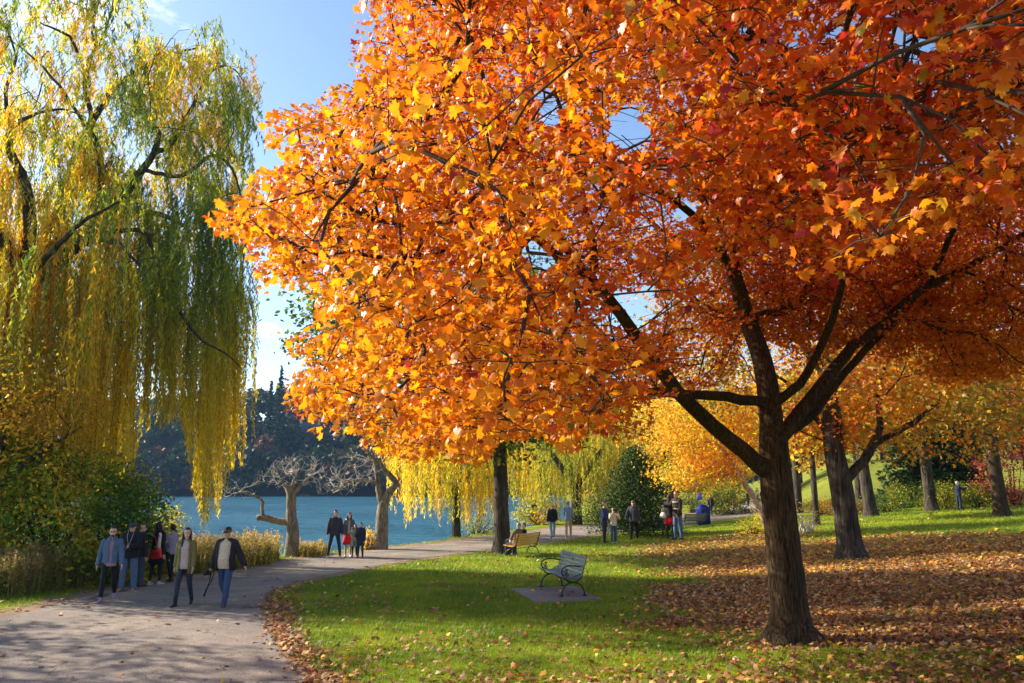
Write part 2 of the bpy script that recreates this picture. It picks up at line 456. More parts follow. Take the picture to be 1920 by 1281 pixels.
def gravel(name, c1, c2, c3, s=60, bump=0.5, crack=False):
    m, t, p = mat(name); n = t.nodes; l = t.links.new
    p.inputs['Roughness'].default_value = 0.95; p.inputs['Specular IOR Level'].default_value = 0.1
    tc = n.new("ShaderNodeTexCoord")
    a = n.new("ShaderNodeTexNoise"); a.inputs['Scale'].default_value = s; a.inputs['Detail'].default_value = 4; a.inputs['Roughness'].default_value = 0.7
    b_ = n.new("ShaderNodeTexNoise"); b_.inputs['Scale'].default_value = 0.55; b_.inputs['Detail'].default_value = 6
    l(tc.outputs['Object'], a.inputs[0]); l(tc.outputs['Object'], b_.inputs[0])
    r = n.new("ShaderNodeValToRGB"); e = r.color_ramp.elements
    e[0].position = 0.32; e[0].color = (*c1, 1); e[1].position = 0.72; e[1].color = (*c3, 1); r.color_ramp.elements.new(0.5).color = (*c2, 1)
    l(a.outputs['Fac'], r.inputs[0])
    r2 = n.new("ShaderNodeValToRGB"); e = r2.color_ramp.elements
    e[0].position = 0.3; e[0].color = (0.72, 0.74, 0.78, 1); e[1].position = 0.7; e[1].color = (1.2, 1.14, 1.05, 1)
    l(b_.outputs['Fac'], r2.inputs[0])
    g = n.new("ShaderNodeMix"); g.data_type = 'RGBA'; g.blend_type = 'MULTIPLY'; g.inputs[0].default_value = 1
    l(r.outputs[0], g.inputs[6]); l(r2.outputs[0], g.inputs[7]); l(g.outputs[2], p.inputs['Base Color'])
    if crack:
        wn = n.new("ShaderNodeTexNoise"); wn.inputs['Scale'].default_value = 1.7; wn.inputs['Detail'].default_value = 4; l(tc.outputs['Object'], wn.inputs[0])
        va = n.new("ShaderNodeVectorMath"); va.operation = 'MULTIPLY_ADD'; va.inputs[1].default_value = (1.1, 1.1, 0); l(wn.outputs['Color'], va.inputs[0]); l(tc.outputs['Object'], va.inputs[2])
        vo = n.new("ShaderNodeTexVoronoi"); vo.feature = 'DISTANCE_TO_EDGE'; vo.inputs['Scale'].default_value = 0.33; l(va.outputs[0], vo.inputs[0])
        cm = n.new("ShaderNodeMapRange"); cm.inputs['From Min'].default_value = 0.002; cm.inputs['From Max'].default_value = 0.007; cm.inputs['To Min'].default_value = 0.45; l(vo.outputs['Distance'], cm.inputs[0])
        st = n.new("ShaderNodeTexNoise"); st.inputs['Scale'].default_value = 1.6; st.inputs['Detail'].default_value = 7; st.inputs['Roughness'].default_value = .7; l(tc.outputs['Object'], st.inputs[0])
        sr = n.new("ShaderNodeMapRange"); sr.inputs['From Min'].default_value = .38; sr.inputs['From Max'].default_value = .58; sr.inputs['To Min'].default_value = .80; l(st.outputs['Fac'], sr.inputs[0])
        mm = n.new("ShaderNodeMath"); mm.operation = 'MULTIPLY'; l(cm.outputs[0], mm.inputs[0]); l(sr.outputs[0], mm.inputs[1])
        gg = n.new("ShaderNodeVectorMath"); gg.operation = 'SCALE'; l(g.outputs[2], gg.inputs[0]); l(mm.outputs[0], gg.inputs['Scale']); l(gg.outputs[0], p.inputs['Base Color'])
    bb = n.new("ShaderNodeBump"); bb.inputs['Strength'].default_value = bump; bb.inputs['Distance'].default_value = 0.012
    l(a.outputs['Fac'], bb.inputs['Height']); l(bb.outputs[0], p.inputs['Normal'])
    return m
M_PATH = gravel("worn asphalt", (0.16, 0.135, 0.12), (0.26, 0.22, 0.19), (0.44, 0.38, 0.32), 38, crack=True)
M_VERGE = gravel("trodden soil", (0.13, 0.085, 0.05), (0.25, 0.17, 0.11), (0.36, 0.27, 0.18), 30)
V, Fq = strip(0.75, 0.30, 0.012, 0.9, 4)
tag(mesh_np("dirt_verge", V, Fq, M_VERGE, smooth=True), kind='structure')
V, Fq = strip(-0.15, -0.05, 0.020, 0.22, 5)
tag(mesh_np("path", V, Fq, M_PATH, smooth=True), kind='structure')

# water
m, t, p = mat("lake water"); n = t.nodes; l = t.links.new
p.inputs['Base Color'].default_value = (0.045, 0.18, 0.25, 1); p.inputs['Roughness'].default_value = 0.06
p.inputs['IOR'].default_value = 1.33
tc = n.new("ShaderNodeTexCoord"); mp = n.new("ShaderNodeMapping"); mp.inputs['Scale'].default_value = (1.0, 1.7, 1)
mp.inputs['Rotation'].default_value = (0, 0, 0.35)
a = n.new("ShaderNodeTexNoise"); a.inputs['Scale'].default_value = 1.9; a.inputs['Detail'].default_value = 5; a.inputs['Roughness'].default_value = 0.6
a2 = n.new("ShaderNodeTexNoise"); a2.inputs['Scale'].default_value = 0.055; a2.inputs['Detail'].default_value = 3
l(tc.outputs['Object'], mp.inputs[0]); l(mp.outputs[0], a.inputs[0]); l(tc.outputs['Object'], a2.inputs[0])
mr = n.new("ShaderNodeMapRange"); mr.inputs['From Min'].default_value = 0.35; mr.inputs['From Max'].default_value = 0.65; mr.inputs['To Min'].default_value = 0.30; mr.inputs['To Max'].default_value = 0.75
l(a2.outputs['Fac'], mr.inputs[0])
bb = n.new("ShaderNodeBump"); bb.inputs['Distance'].default_value = 0.75
a3 = n.new("ShaderNodeTexNoise"); a3.inputs['Scale'].default_value = 0.42; a3.inputs['Detail'].default_value = 4; l(mp.outputs[0], a3.inputs[0])
sm = n.new("ShaderNodeMath"); sm.operation = 'MULTIPLY_ADD'; sm.inputs[1].default_value = 2.2; l(a3.outputs['Fac'], sm.inputs[0]); l(a.outputs['Fac'], sm.inputs[2])
l(mr.outputs[0], bb.inputs['Strength']); l(sm.outputs[0], bb.inputs['Height']); l(bb.outputs[0], p.inputs['Normal'])
M_WATER = m
wv = [(-900, 15, WATER_Z), (180, 15, WATER_Z), (180, 290, WATER_Z), (-900, 290, WATER_Z)]
tag(mesh_np("lake_water", wv, [(0, 1, 2, 3)], M_WATER), kind='structure')
# ------------------------------------------------------------------ tree machinery
def norm(a): return a / (np.linalg.norm(a, axis=-1, keepdims=True) + 1e-9)

class Skel:
    def __init__(s): s.P = []; s.par = []; s.r0 = []; s.tipw = []
    def node(s, p, par, r=0.0):
        s.P.append(np.asarray(p, float)); s.par.append(par); s.r0.append(r); s.tipw.append(0); return len(s.P) - 1
    def limb(s, pts, rs, start=None, step=0.3, wob=0.014):
        """catmull-rom through pts; start: index of the node to leave from"""
        pts = [np.asarray(p, float) for p in pts]
        if start is not None: pts = [s.P[start]] + pts; rs = [rs[0]] + list(rs)
        rs = list(np.interp(np.linspace(0, 1, len(pts)), np.linspace(0, 1, len(rs)), rs)) if len(rs) != len(pts) else list(rs)
        Q = [2 * pts[0] - pts[1]] + pts + [2 * pts[-1] - pts[-2]]
        idx = []; last = start
        for k in range(1, len(Q) - 2):
            a, b, c, d = Q[k - 1:k + 3]
            m = max(1, int(np.linalg.norm(c - b) / step))
            for j in range(m):
                if k == 1 and j == 0 and start is not None: continue
                t = j / m
                q = 0.5 * ((2 * b) + (c - a) * t + (2 * a - 5 * b + 4 * c - d) * t * t + (3 * b - a - 3 * c + d) * t ** 3)
                q = q + (rng.normal(size=3) * wob if last is not None else 0)
                last = s.node(q, last if last is not None else -1, rs[k - 1] * (1 - t) + rs[k] * t); idx.append(last)
        last = s.node(pts[-1], last, rs[-1]); idx.append(last)
        return idx
    def nearest(s, q):
        P = np.array(s.P); return int(np.argmin(np.linalg.norm(P - np.asarray(q), axis=1)))
    def attach(s, targets, step=0.35, sag=0.12, curl=0.10, minnode=0, back=0.35):
        """attach each target by a curved twig to the closest part of what has grown so far"""
        T = np.asarray(targets, float); P = np.array(s.P)
        root = P[minnode:]
        d0 = np.array([np.min(np.linalg.norm(root - t, axis=1)) for t in T])
        ends = np.full(len(T), -1)
        cap = len(s.P) + 400000
        buf = np.zeros((len(s.P) + 60 * len(T) + 10, 3)); nb = len(s.P); buf[:nb] = P
        for i in np.argsort(d0):
            t = T[i]
            dist = np.linalg.norm(buf[minnode:nb] - t, axis=1)
            j = int(np.argmin(dist)) + minnode
            # step back toward the root so that side twigs leave at an angle
            L_ = dist[j - minnode]; k = j; acc = 0
            while s.par[k] >= minnode and acc < back * L_:
                acc += np.linalg.norm(s.P[k] - s.P[s.par[k]]); k = s.par[k]
            j = k; a = s.P[j]
            dirp = norm(a - s.P[s.par[j]]) if s.par[j] >= 0 else np.array((0, 0, 1.0))
            L_ = np.linalg.norm(t - a); m = min(58, max(2, int(L_ / step)))
            c1 = a + dirp * L_ * 0.35; c2 = t - norm(t - a) * L_ * 0.3 + np.array((0, 0, sag * L_)) + rng.normal(size=3) * curl * L_
            last = j
            for q in range(1, m + 1):
                u = q / m
                wv_ = np.array((sin(u * 9 + i), cos(u * 7 + i * 2.1), sin(u * 11 + i * .7))) * sin(pi * u) * min(.09, .035 * L_)
                p = wv_ + (1 - u) ** 3 * a + 3 * (1 - u) ** 2 * u * c1 + 3 * (1 - u) * u * u * c2 + u ** 3 * t
                last = s.node(p, last); buf[nb] = p; nb += 1
            s.tipw[last] = 1; ends[i] = last
        return ends
    def radii(s, tip=0.004, e=2.3, sc=1.0):
        n = len(s.P); a = np.zeros(n)
        for i in range(n - 1, -1, -1):
            if a[i] == 0: a[i] = tip ** e
            if s.par[i] >= 0: a[s.par[i]] += a[i] if s.tipw[i] or True else 0
        # accumulate only at forks: nodes in a chain pass their value on
        return np.maximum(a ** (1 / e) * sc, np.array(s.r0))
    def chains(s):
        n = len(s.P); ch = [[] for _ in range(n)]; roots = []
        for i, p in enumerate(s.par):
            (roots if p < 0 else ch[p]).append(i)
        return ch, roots
    def mesh(s, R, sides=lambda r: 5 if r < 0.02 else (7 if r < 0.06 else 14), rmin=0.0):
        """list of (chain max radius, verts, faces)"""
        ch, roots = s.chains(); out = []
        stack = [(r, -1) for r in roots]
        while stack:
            i, fr = stack.pop()
            c = [i] if fr < 0 else [fr, i]
            while True:
                k = ch[c[-1]]
                if not k: break
                k = sorted(k, key=lambda q: -R[q]); c.append(k[0])
                for o in k[1:]: stack.append((o, c[-2]))
            rr = R[c].copy()
            if fr >= 0: rr[0] = min(rr[0], rr[1] * 1.35)
            if len(c) < 2 or rr.max() < rmin: continue
            P = np.array([s.P[q] for q in c])
            mb = MB(); mb.tube(P, rr, sides(rr.max())); v, f = mb.arr(); out.append((rr.max(), v, f))
        return out
def pipe_radii(s, tip=0.004, e=2.2):
    """pipe model: every tip adds to all that carries it"""
    n = len(s.P); a = np.zeros(n); haschild = np.zeros(n, bool)
    for i in range(n):
        if s.par[i] >= 0: haschild[s.par[i]] = True
    for i in range(n - 1, -1, -1):
        if not haschild[i]: a[i] += tip ** e
        if s.par[i] >= 0: a[s.par[i]] += a[i]
    return np.maximum(a ** (1 / e), np.array(s.r0))
def join(parts):
    V, Fs, n = [], [], 0
    for v, f in parts:
        V.append(v); Fs += [tuple(i + n for i in q) for q in f]; n += len(v)
    return np.concatenate(V), Fs

# leaf templates: verts (x across, y toward tip, z), triangles
def fan(out):
    V = [(0, 0)] + out
    n = len(out)
    return np.array(V, float), np.array([(0, 1 + i, 1 + (i + 1) % n) for i in range(n)])
_r = [(0, -.42), (.34, -.52), (.74, -.46), (.55, -.20), (1.05, .05), (.80, .20), (.86, .46), (.44, .32), (.46, .62), (.20, .70)]
_o = _r + [(0, 1.12)] + [(-x, y) for x, y in _r[:0:-1]]
T_MAPLE = fan(_o)
_r2 = [(0, -.42), (.6, -.5), (.45, -.15), (1.0, .15), (.42, .30), (.30, .62)]
T_MAPLE_S = fan(_r2 + [(0, 1.1)] + [(-x, y) for x, y in _r2[:0:-1]])
T_OVAL = (np.array([(0, -1), (.55, -.3), (.5, .35), (0, 1), (-.5, .35), (-.55, -.3)], float), np.array([(0, 1, 5), (1, 2, 4), (1, 4, 5), (2, 3, 4)]))
T_DIA = (np.array([(0, -1), (.6, 0), (0, 1), (-.6, 0)], float), np.array([(0, 1, 3), (1, 2, 3)]))
T_THIN = (np.array([(0, -1), (.18, -.1), (0, 1), (-.18, -.1)], float), np.array([(0, 1, 3), (1, 2, 3)]))

def leaves(name, P, nrm, tip, size, col, T, m, parent, curl=0.25):
    if isinstance(T, list):                 # [(template, mask), ...]: one mesh out of several leaf outlines
        V, Fx, c, k = [], [], [], 0
        size = np.broadcast_to(np.asarray(size, float), (len(P),))
        for t_, msk in T:
            v, f, cc = leaf_arr(P[msk], nrm[msk], tip[msk], size[msk], np.asarray(col)[msk], t_, curl)
            V.append(v); Fx.append(f + k); c.append(cc); k += len(v)
        return mesh_np(name, np.concatenate(V), np.concatenate(Fx), m, parent, col=np.concatenate(c))
    v, f, cc = leaf_arr(P, nrm, tip, size, col, T, curl)
    return mesh_np(name, v, f, m, parent, col=cc)
def leaf_arr(P, nrm, tip, size, col, T, curl):
    P = np.asarray(P, float); N = len(P)
    nrm = norm(nrm); tip = tip - nrm * np.sum(tip * nrm, 1, keepdims=True); tip = norm(tip)
    sx = np.cross(tip, nrm)
    tv, tf = T
    size = np.broadcast_to(np.asarray(size, float), (N,))[:, None]
    x = tv[:, 0][None] * size; y = tv[:, 1][None] * size
    cu = (rng.normal(size=(N, 1)) * 0.6 - 0.9) * curl
    z = cu * (tv[:, 0][None] ** 2 + 0.5 * tv[:, 1][None] ** 2) * size
    V = P[:, None, :] + x[..., None] * sx[:, None] + y[..., None] * tip[:, None] + z[..., None] * nrm[:, None]
    K = len(tv)
    Fx = (tf[None] + (np.arange(N) * K)[:, None, None]).reshape(-1, 3)
    c = np.repeat(np.asarray(col), len(tf), axis=0)
    return V.reshape(-1, 3), Fx, c

def palette(cols, w, n, jit=0.18, idx=None):
    cols = np.array(cols, float); w = np.array(w, float); w /= w.sum()
    k = rng.choice(len(cols), n, p=w) if idx is None else idx
    c = cols[k] * (1 + rng.normal(size=(n, 1)) * jit)
    c[:, 1] *= 1 + rng.normal(size=n) * 0.08
    return np.clip(c, 0.003, 0.95)

def ell_pts(n, c, r, shell=0.45, poly=None, keep=None, zmin=None):
    """points in an ellipsoid, more toward the outside; poly = outline of the crown as seen from the camera's side"""
    out = []; tot = 0; tries = 0
    while tot < n and tries < 400:
        tries += 1
        d = norm(rng.normal(size=(n, 3))); rr = (shell + (1 - shell) * rng.random(n) ** 0.6)[:, None] * (rng.random((n, 1)) < 0.9) + 0
        p = np.array(c) + d * np.where(rr == 0, rng.random((n, 1)), rr) * np.array(r)
        ok = np.ones(n, bool)
        if poly is not None:
            px, py, z = proj(p); ok &= inpoly(px, py, poly) & (z > 0.5)
        if keep is not None: ok &= keep(p)
        if zmin is not None: ok &= p[:, 2] > zmin
        out.append(p[ok]); tot += ok.sum()
    return np.concatenate(out)[:n]

def sprays(ends, centre, per, spread_, size, up=0.6, outw=0.5, rnd=0.8, flat=0.45, droop=0.5):
    """leaves round each twig end"""
    n = len(ends) * per
    c = np.repeat(ends, per, axis=0)
    off = rng.normal(size=(n, 3)) * np.array((spread_, spread_, spread_ * flat))
    P = c + off
    o = P - centre; o[:, 2] *= 0.3; o = norm(o)
    nrm = np.array((0, 0, up)) + o * outw + rng.normal(size=(n, 3)) * rnd * 0.6
    tip = o * 0.6 + np.array((0, 0, -droop)) + rng.normal(size=(n, 3)) * 0.6
    sz = size * (0.65 + 0.55 * rng.random(n))
    return P, nrm, tip, sz

def bark_parts(root, S, R, bmat, tmat, big=0.05, tiny=0.0):
    """trunk, each main limb as a part of its own, the twigs as one part"""
    ms = sorted(S.mesh(R, rmin=tiny), key=lambda q: -q[0])
    mesh_np("trunk", ms[0][1], ms[0][2], bmat, root, smooth=True)
    tw = []
    for r, v, f in ms[1:]:
        if r >= big: mesh_np("branch", v, f, bmat, root, smooth=True)
        else: tw.append((v, f))
    if tw:
        v, f = join(tw); o = mesh_np("twigs", v, f, tmat, root, smooth=True); o['kind'] = 'stuff'
    return ms
def flare(P0, S, idx, R, roots=5, h=0.5, amp=0.35):
    for i in idx:
        z = S.P[i][2] - P0[2]
        if z < h: R[i] *= 1 + amp * (1 - z / h) ** 2

# ------------------------------------------------------------------ the big orange maple
def big_maple():
    b = gp(1487, 1203)
    root = empty("maple_tree", b, label="large orange maple with forked trunk filling the upper right, rising from the leaf-strewn lawn", cat="tree")
    S = Skel(); Y = b[1]
    def A(px, py, dy=0.0): return at(px, py, Y + dy)
    tr = S.limb([b - (0, 0, 0.15), A(1478, 1120), A(1466, 1000), A(1455, 890), A(1450, 830)], [0.33, 0.30, 0.275, 0.265, 0.24], step=0.2, wob=0.006)
    f = tr[-1]
    c = S.limb([A(1446, 760, .1), A(1432, 680, .2), A(1402, 600, .5), A(1380, 520, .8), A(1360, 430, 1.2), A(1345, 330, 1.6), A(1300, 200, 1.7), A(1240, 60, 1.6), A(1180, -120, 1.2)], [.20, .175, .165, .15, .12, .10, .08, .06, .05, .03], start=f)
    l1 = S.limb([A(1420, 868, -.1), A(1340, 800, -.6), A(1270, 735, -1.3), A(1205, 650, -2.0), A(1150, 570, -2.6), A(1105, 520, -3.0), A(1060, 465, -3.4), A(1005, 360, -3.7), A(950, 240, -3.8)], [.15, .125, .115, .10, .085, .075, .065, .05, .04, .025], start=tr[-3])
    S.limb([A(1050, 480, -3.9), A(960, 410, -4.3), A(880, 410, -4.6), A(780, 425, -5.0), A(640, 400, -5.3)], [.055, .045, .04, .032, .015], start=S.nearest(A(1110, 520, -3)))
    S.limb([A(1115, 500, -3.0), A(1108, 440, -2.8), A(1085, 330, -2.6), A(1045, 180, -2.5), A(1040, 90, -2.5)], [.06, .045, .04, .03, .015], start=S.nearest(A(1105, 520, -3)))
    S.limb([A(960, 460, -3.2), A(860, 466, -3.6), A(740, 485, -4.2), A(620, 470, -4.8)], [.05, .035, .03, .015], start=S.nearest(A(1020, 420, -3.5)))
    l2 = S.limb([A(1390, 748, -.2), A(1300, 740, -.6), A(1200, 735, -1.0), A(1100, 720, -1.6), A(960, 690, -2.4), A(800, 680, -3.2), A(680, 700, -3.8)], [.09, .075, .065, .055, .045, .035, .015], start=S.nearest(A(1446, 750, .1)))
    r1 = S.limb([A(1500, 775, .1), A(1550, 710, .3), A(1600, 650, .6), A(1640, 620, .8), A(1720, 550, 1.0), A(1800, 505, 1.2), A(1920, 440, 1.2), A(2050, 330, 1.2)], [.13, .115, .10, .09, .085, .075, .06, .045, .03], start=S.nearest(A(1455, 830, 0)))
    S.limb([A(1520, 780, .3), A(1600, 680, .8), A(1680, 600, 1.2), A(1727, 540, 1.4), A(1722, 470, 1.5), A(1690, 420, 1.5), A(1640, 250, 1.2), A(1690, 120, 0.6), A(1700, -40, 0)], [.09, .07, .06, .055, .05, .05, .04, .03, .02], start=S.nearest(A(1480, 790, .1)))
    S.limb([A(1500, 720, .2), A(1545, 640, .3), A(1560, 600, .0), A(1590, 480, -.6), A(1600, 330, -1.5), A(1560, 180, -2.4)], [.08, .07, .065, .055, .045, .02], start=S.nearest(A(1450, 760, .1)))
    S.limb([A(1400, 560, .0), A(1330, 440, -1.0), A(1270, 380, -1.8), A(1150, 300, -2.4), A(1060, 240, -3.0)], [.08, .065, .055, .045, .02], start=S.nearest(A(1402, 600, .5)))
    S.limb([A(1800, 400, -.5), A(1860, 250, -2), A(1880, 120, -3.5), A(1800, 60, -5), A(1700, 80, -6)], [.05, .04, .035, .03, .015], start=S.nearest(A(1750, 530, 1.0)))
    S.limb([A(1440, 350, -1.0), A(1480, 200, -2.6), A(1500, 120, -4.2), A(1400, 60, -5.2)], [.07, .05, .04, .02], start=S.nearest(A(1370, 470, 1.0)))
    S.limb([A(1500, 560, 2.0), A(1560, 420, 3.6), A(1600, 300, 5.0)], [.08, .05, .02], start=S.nearest(A(1400, 600, .5)))
    nmain = len(S.P)
    outline = [(690, -20), (672, 40), (668, 110), (690, 150), (640, 150), (600, 185), (545, 190), (508, 215), (515, 265), (560, 300), (500, 310), (470, 350), (430, 372), (402, 395), (420, 430), (470, 450), (490, 500), (500, 545), (560, 530), (610, 560), (600, 600), (560, 620), (555, 660), (600, 680), (545, 700), (552, 760), (590, 790), (620, 815), (670, 800), (700, 842), (770, 858), (850, 862), (920, 862), (960, 815), (1030, 812), (1085, 850), (1130, 800), (1200, 835), (1250, 812), (1235, 740), (1330, 725), (1395, 700), (1410, 620), (1480, 640), (1530, 690), (1600, 640), (1700, 690), (1800, 720), (1925, 700), (2600, 760), (2600, -900), (690, -900)]
    cen = np.array((3.7, 9.6, 6.9)); rad = np.array((9.0, 7.2, 6.6))
    hole = [((1175, 225), 42), ((1035, 200), 30), ((1715, 90), 45), ((1200, 585), 46), ((1560, 60), 18), ((1010, 490), 34), ((1290, 395), 26), ((1400, 60), 16)]
    under = [(1130, 860), (1190, 770), (1250, 690), (1310, 610), (1330, 480), (1400, 440), (1480, 520), (1560, 510), (1680, 470), (1800, 420), (2100, 330), (2100, 900), (1130, 900)]
    hw = lambda a_, b_, s_: .35 + 1.1 * vnoise(np.arctan2(b_, a_) * 1.6 + s_, a_ * 0, 3)
    def keep(p):
        px, py, z = proj(p)
        d = np.linalg.norm(p - C0, axis=1)
        ok = (d > 4.3) & (p[:, 2] > 2.55) & (inpoly(px - 26, py, outline) | (px > 700) | (py < 0))
        for (hx, hy), hr in hole: ok &= (np.hypot(px - hx, py - hy) > (hr + 12) * hw(px - hx, py - hy, hx)) | (z < 1)
        # the leaf ceiling rises toward the trunk, so that the boughs show under it
        ax = np.hypot(p[:, 0] - b[0], p[:, 1] - b[1])
        ok &= (p[:, 2] > 4.6 - 0.16 * ax) | (px < 1240)
        ok &= ~inpoly(px, py, under) | (p[:, 1] > 13.4) | ((fnoise(p[:, 0] * .6, p[:, 2] * .8 + p[:, 1] * .3, 83) > .60) & (py < 640) & (p[:, 1] > 9.5))
        # layered sprays with thin gaps between
        lay = fnoise(p[:, 0] * 0.5 + p[:, 1] * 0.21, p[:, 2] * 1.25 + p[:, 1] * 0.3, 40)
        ok &= lay > 0.33
        return ok
    # clumps, most of them in the frame, the rest round the tree
    T1 = ell_pts(3100, cen, rad, 0.35, outline, keep)
    def keep2(p):
        px, py, z = proj(p)
        vis = (z > 0.3) & (px > -50) & (px < 1970) & (py > -50) & (py < 1330)
        return (~vis) & (p[:, 2] > 3.2) & (np.linalg.norm(p - C0, axis=1) > 4.5)
    T2 = ell_pts(420, cen + (1.5, 1, 0), rad * (0.95, 1, 1), 0.5, None, keep2)
    # the close sprays at the upper right and the low skirt on the left
    T3 = np.array([at(px, py, yy) for px, py, yy in [(1740, 170, 4.6), (1790, 130, 4.7), (1690, 210, 4.8), (1560, 210, 5.0), (1500, 260, 5.0), (1640, 120, 4.6), (1600, 60, 4.8), (1860, 200, 5.0), (1840, 60, 4.8), (1530, 320, 5.4), (1450, 280, 5.4), (1740, 250, 5.2), (1840, 330, 5.6)]])
    reg = [(1330, 470), (1420, 430), (1600, 420), (1925, 330), (2300, 330), (2300, 760), (1925, 720), (1800, 720), (1700, 690), (1600, 640), (1530, 690), (1480, 640), (1400, 640), (1340, 620)]
    T4 = ell_pts(560, (8.5, 15.2, 6.6), (7.5, 2.2, 4), 0.1, reg)
    T = np.concatenate([T1, T2, T3, T4])
    e1 = S.attach(T, step=0.32, sag=0.05, curl=0.10)
    sub, cl = [], []
    for i, e in enumerate(e1):
        p = S.P[e]
        for _ in range(5):
            sub.append(p + rng.normal(size=3) * (0.27, 0.27, 0.09)); cl.append(i)
    sub = np.array(sub); cl = np.array(cl)
    # short twiglets
    for q, i in zip(sub, cl):
        a = S.P[e1[i]]; m_ = (a + q) / 2 + (0, 0, 0.03)
        k = S.node(m_, int(e1[i])); S.node(q, k)
    R = pipe_radii(S, 0.0038, 2.25)
    R = np.minimum(R, np.where(np.arange(len(R)) >= nmain, 0.028, 9))
    near_ = np.linalg.norm(np.array(S.P) - C0, axis=1); R = np.where((np.arange(len(R)) >= nmain) & (near_ < 7.5), np.minimum(R, .006 + .0022 * near_), R)
    R[:nmain] = np.maximum(np.array(S.r0[:nmain]), 0.012)
    flare(b, S, tr, R, h=0.55, amp=0.48)
    ms = sorted(S.mesh(R), key=lambda q: -q[0])
    # trunk with root flare lobes
    v = ms[0][1].copy(); dz = v[:, 2] - b[2]
    ang = np.arctan2(v[:, 1] - b[1], v[:, 0] - b[0])
    k = np.clip(1 - dz / 0.45, 0, 1) ** 2 * (0.36 * np.sin(ang * 5 + 1) + 0.10 * np.sin(ang * 9))
    v[:, :2] += (v[:, :2] - b[:2]) * k[:, None]
    mesh_np("trunk", v, ms[0][2], M_BARK, root, smooth=True)
    tw = []
    for r, vv, ff in ms[1:]:
        if r >= 0.05: mesh_np("branch", vv, ff, M_BARK, root, smooth=True)
        else:
            px, py, z = proj(vv); out = (z > 1) & (py > -10) & (px < 800) & ~inpoly(px + 8, py, outline)
            if out.mean() < .12: tw.append((vv, ff))
    vv, ff = join(tw); mesh_np("twigs", vv, ff, M_TWIG, root)['kind'] = 'stuff'
    P, nr, tp, sz = sprays(sub, b + (0, 0, 3), 16, 0.175, 0.047, up=0.40, outw=0.40, rnd=1.15, flat=0.55, droop=0.8)
    px, py, z = proj(P); d = np.linalg.norm(P - C0, axis=1)
    ok = (d > 3.9) & (~inpoly(px, py, under) | (P[:, 1] > 12.9) | (fnoise(P[:, 0] * .6, P[:, 2] * .8 + P[:, 1] * .3, 83) > .58))
    for (hx, hy), hr in hole: ok &= (np.hypot(px - hx, py - hy) > hr * hw(px - hx, py - hy, hx)) | (z < 1)
    ok &= inpoly(px + 16, py - 8, outline) | (px > 1900) | (py < -20) | (z < .5)
    ok &= ~((P[:, 2] < 5.0) & (np.hypot(P[:, 0] - b[0], P[:, 1] - b[1]) < 1.5))
    P, nr, tp, sz = P[ok], nr[ok], tp[ok], sz[ok]
    # colour: yellow-orange inside and on top left, scarlet clumps, deeper orange to the right
    n = len(P); q = fnoise(P[:, 0] * 0.55, P[:, 2] * 0.7 + P[:, 1] * 0.4, 77)
    q2 = fnoise(P[:, 0] * 1.1 + 3, P[:, 2] * 1.2 + P[:, 1] * 0.8, 78)
    cols = [(0.66, 0.185, 0.008), (0.74, 0.32, 0.012), (0.58, 0.095, 0.010), (0.40, 0.03, 0.02), (0.44, 0.28, 0.02), (0.28, 0.03, 0.04)]
    east = sst(-2.5, 4.5, P[:, 0] + (P[:, 2] - 5) * .5)
    u = rng.random(n)
    w_red = np.clip((q - 0.49) * 5, 0, 0.65); w_yel = np.clip((0.46 - q) * 5, 0.05, 0.7) * (1 - .45 * east) + .13 * (1 - east); w_ol = np.clip((0.36 - q2) * 4, 0, 0.35)
    idx = np.where(u < w_ol, 4, np.where(u < w_ol + w_yel, 1, np.where(u < w_ol + w_yel + w_red, np.where(rng.random(n) < 0.22, 3, 2), 0)))
    idx = np.where(rng.random(n) < 0.012, 5, idx)
    leaves("crown", P, nr, tp, sz, palette(cols, [1] * 6, n, 0.13, idx), [(T_MAPLE, d[ok] < 7.5), (T_MAPLE_S, d[ok] >= 7.5)], M_LEAF, root, 0.45)
big_maple()

